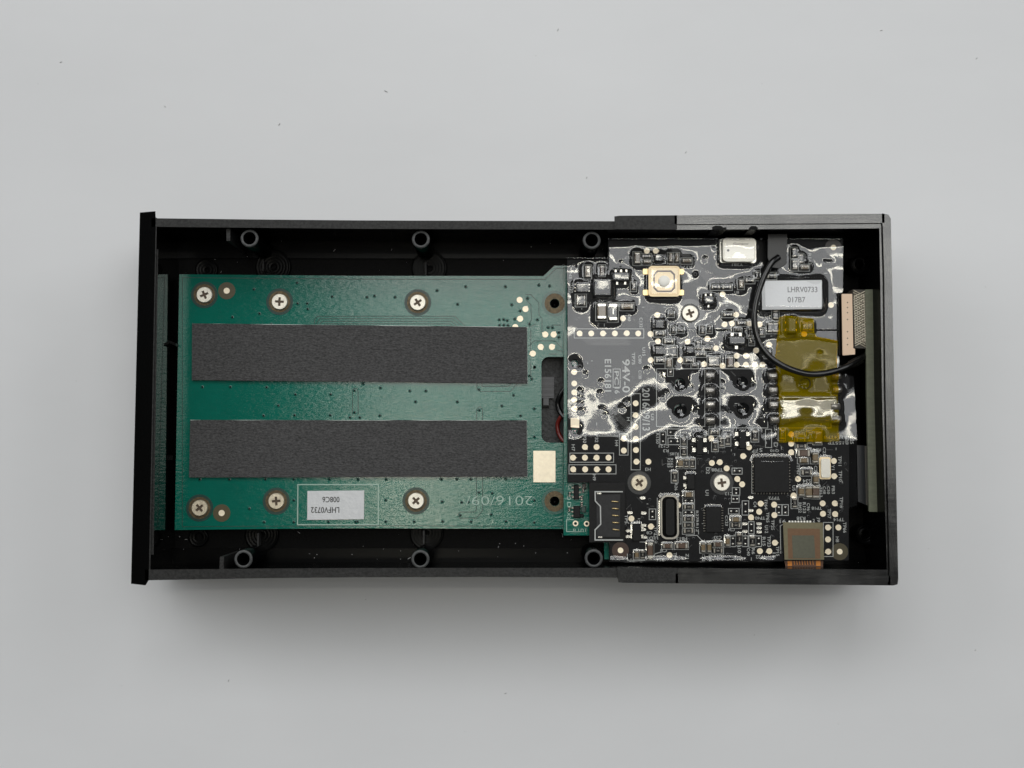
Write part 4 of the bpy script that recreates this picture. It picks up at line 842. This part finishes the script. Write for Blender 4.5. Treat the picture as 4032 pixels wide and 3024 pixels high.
def sheet(name, poly, holes, lift, m, hfield):
    cxg = GX[:-1, :-1] + ST / 2; cyg = GY[:-1, :-1] + ST / 2
    keep = inpoly(cxg, cyg, poly)
    if name == 'plastic_film':
        under = inpoly(cxg, cyg, [(3072, 1256), (3092, 1250), (3197, 1262), (3200, 1304), (3209, 1332), (3290, 1347), (3290, 1660), (3297, 1732), (3072, 1736), (3068, 1560), (3058, 1402)])
        keep &= ~(under & ((cyg < 1554) | (cyg > LOW[:-1, :-1])))
    for hx, hy, hr in holes: keep &= ((cxg - hx) ** 2 + (cyg - hy) ** 2) > hr * hr
    used = np.zeros((ny, nx), bool)
    used[:-1, :-1] |= keep; used[1:, :-1] |= keep; used[:-1, 1:] |= keep; used[1:, 1:] |= keep
    idx = -np.ones((ny, nx), int); idx[used] = np.arange(used.sum())
    zz = ZB + hfield + lift
    dxc = (GX - 2016) / F; dyc = -(GY - 1512) / F
    dY = dyc * math.cos(TH) + math.sin(TH); dZ = dyc * math.sin(TH) - math.cos(TH)
    t_ = (ZB - CAM.z) / dZ
    V = np.stack([CAM.x + dxc * t_, CAM.y + dY * t_, zz], -1)[used]
    a, b_, c_, d_ = idx[:-1, :-1][keep], idx[:-1, 1:][keep], idx[1:, 1:][keep], idx[1:, :-1][keep]
    Q = np.stack([a, d_, c_, b_], -1)
    me = bpy.data.meshes.new(name); me.from_pydata(V.tolist(), [], Q.tolist()); me.materials.append(M[m])
    me.polygons.foreach_set('use_smooth', [True] * len(me.polygons)); me.update()
    o = bpy.data.objects.new(name, me); COL.objects.link(o); return o
HS = [(2717, 1234, 38), (2517, 1901, 38), (2842, 1901, 38), (2738, 1080, 14)]
TAPE = [(3066, 1250), (3090, 1243), (3200, 1256), (3203, 1300), (3212, 1326), (3296, 1342), (3293, 1560), (3298, 1662), (3304, 1738), (3066, 1742), (3063, 1560), (3052, 1400)]
Ht = Hf.copy()
sm = Hf.copy()
for _ in range(200): sm[1:-1, 1:-1] = 0.25 * (sm[:-2, 1:-1] + sm[2:, 1:-1] + sm[1:-1, :-2] + sm[1:-1, 2:])
bl = 1 / (1 + np.exp(-(GY - 1556) / 3.0)) / (1 + np.exp((GY - LOW) / 3.0)) / (1 + np.exp(-(GX - 3064) / 6.0)) / (1 + np.exp((GX - 3306) / 6.0))
Ht = Ht * (1 - bl) + (0.075 + 0.35 * (sm - 0.06) + 0.012 * np.exp(-((GX - 3172) ** 2 + (GY - 1600) ** 2) / 900.0)) * bl
Ht += 0.02 * np.exp(-((GY - 1556) / 10.0) ** 2) + 0.022 * np.exp(-((GY - (1334 - 10 * np.sin((GX - 3060) / 60.0))) / 6.0) ** 2)
tag(sheet('amber_tape', TAPE, [], 0.014, 'tape', Ht), 'yellow amber adhesive tape on the right side of the black board beneath the black cable', 'tape')
Hf = Hf * (1 - bl) + (Ht + 0.03) * bl
tag(sheet('plastic_film', FILM, HS, 0.0, 'film', Hf), 'clear wrinkled plastic film draped over the components of the black board', 'plastic film')

# ---------------------------------------------------------------- black cable, plug, display edge
t = thing('black_cable', 'curved black cable looping over the sticker and amber tape to the right edge', 'cable', P(3000, 1300, ZB))
b = bmesh.new(); zc = ZB + 0.32
path = [(3066, 1012, zc - .05), (3040, 1033, zc), (3018, 1070, zc), (3000, 1110, zc), (2984, 1160, zc), (2973, 1210, zc), (2970, 1258, zc), (2976, 1312, zc), (2996, 1362, zc), (3030, 1405, zc), (3076, 1437, zc), (3130, 1460, zc), (3188, 1473, zc), (3248, 1470, zc), (3306, 1455, zc - .02), (3350, 1436, zc - .06), (3392, 1410, zc - .2), (3410, 1396, zc - .35)]
tube(b, spline([P(*p) for p in path], 8), 12.5 * S(zc), 16); obj('cable_sheath', b, 'cable', t)
b = bmesh.new(); prism(b, PX([(3037, 934), (3086, 934), (3085, 1030), (3070, 1043), (3045, 1040), (3036, 1010)], ZB + 0.26), ZB + 0.02, ZB + 0.26, bev=0.07); obj('heat_shrink_sleeve', b, 'shrink', t)
for k, (pts, r) in enumerate(([(3330, 1452, 1.55), (3370, 1432, 1.6), (3400, 1420, 1.5), (3412, 1440, 1.2)], ) and [([(3330, 1452, 1.62), (3372, 1438, 1.6), (3398, 1424, 1.5), (3410, 1438, 1.2)], 0.03), ([(3340, 1430, 1.66), (3378, 1408, 1.6), (3404, 1402, 1.5)], 0.03)]):
    b = bmesh.new(); tube(b, spline([P(*p) for p in pts], 6), r); obj('inner_wire', b, 'cable', t)
t = thing('plug_housing', 'cream plastic plug with a silver woven tape at the right edge of the black board', 'connector', P(3350, 1280, 1.0))
zp = 1.62
b = bmesh.new(); prism(b, PX([(3318, 1161), (3352, 1161), (3356, 1374), (3363, 1376), (3363, 1392), (3322, 1395)], zp), 1.2, zp, bev=0.02); obj('plug_body', b, 'cream', t)
for y in (1191, 1211, 1231, 1258, 1306, 1332, 1357):
    c = P(3337, y, zp); b = bmesh.new(); lathe(b, [(2.6 * s, zp + 0.001), (0, zp + 0.002)], c.x, c.y, 10); obj('contact_hole', b, 'recess', t)
b = bmesh.new(); prism(b, PX([(3302, 1152), (3317, 1152), (3320, 1400), (3304, 1400)], zp - 0.1), 1.2, zp - 0.1); obj('socket_shell', b, 'gloss', t)
# woven tape: crossing raised threads on a base
b = bmesh.new(); prism(b, PX([(3357, 1140), (3405, 1141), (3410, 1372), (3365, 1370)], zp - 0.05), 1.2, zp - 0.05); obj('tape_base', b, 'weavebase', t)
b = bmesh.new()
for i in range(24):
    for sgn in (1, -1):
        y = 1142 + i * 9.6; y2 = y + sgn * 24
        if not (1142 < y2 < 1370): continue
        ox = (y - 1142) * 0.03
        pts = [P(3359 + ox + 46 * k / 8, y + (y2 - y) * k / 8, zp - 0.04 + 0.012 * math.sin(k * 2.4 + (i + (sgn > 0)) * math.pi)) for k in range(9)]
        tube(b, pts, 0.014, 5, caps=False)
obj('woven_thread', b, 'weave', t, kind='stuff')
b = bmesh.new(); prism(b, PX([(3408, 1142), (3443, 1141), (3451, 1560), (3460, 2014), (3424, 2013), (3415, 1560)], 1.6), 1.5, 1.6, bev=0.01)
tag(obj('display_panel', b, 'olive'), 'long thin olive edge of a display panel standing by the right wall', 'display panel')
t = thing('smoked_spacer', 'glossy dark grey spacer bar left of the lower olive panel edge', 'spacer', P(3395, 1880, 0.9))
b = bmesh.new(); prism(b, PX([(3378, 1757), (3414, 1758), (3418, 1988), (3382, 1972)], 1.3), ZF, 1.3, bev=0.02); obj('spacer_bar', b, 'smoke', t)
b = bmesh.new(); prism(b, PX([(3407, 1758), (3413, 1758), (3418, 1988), (3412, 1986)], 1.33), ZF, 1.33, bev=0.01); obj('spacer_lip', b, 'dullsolder', t)
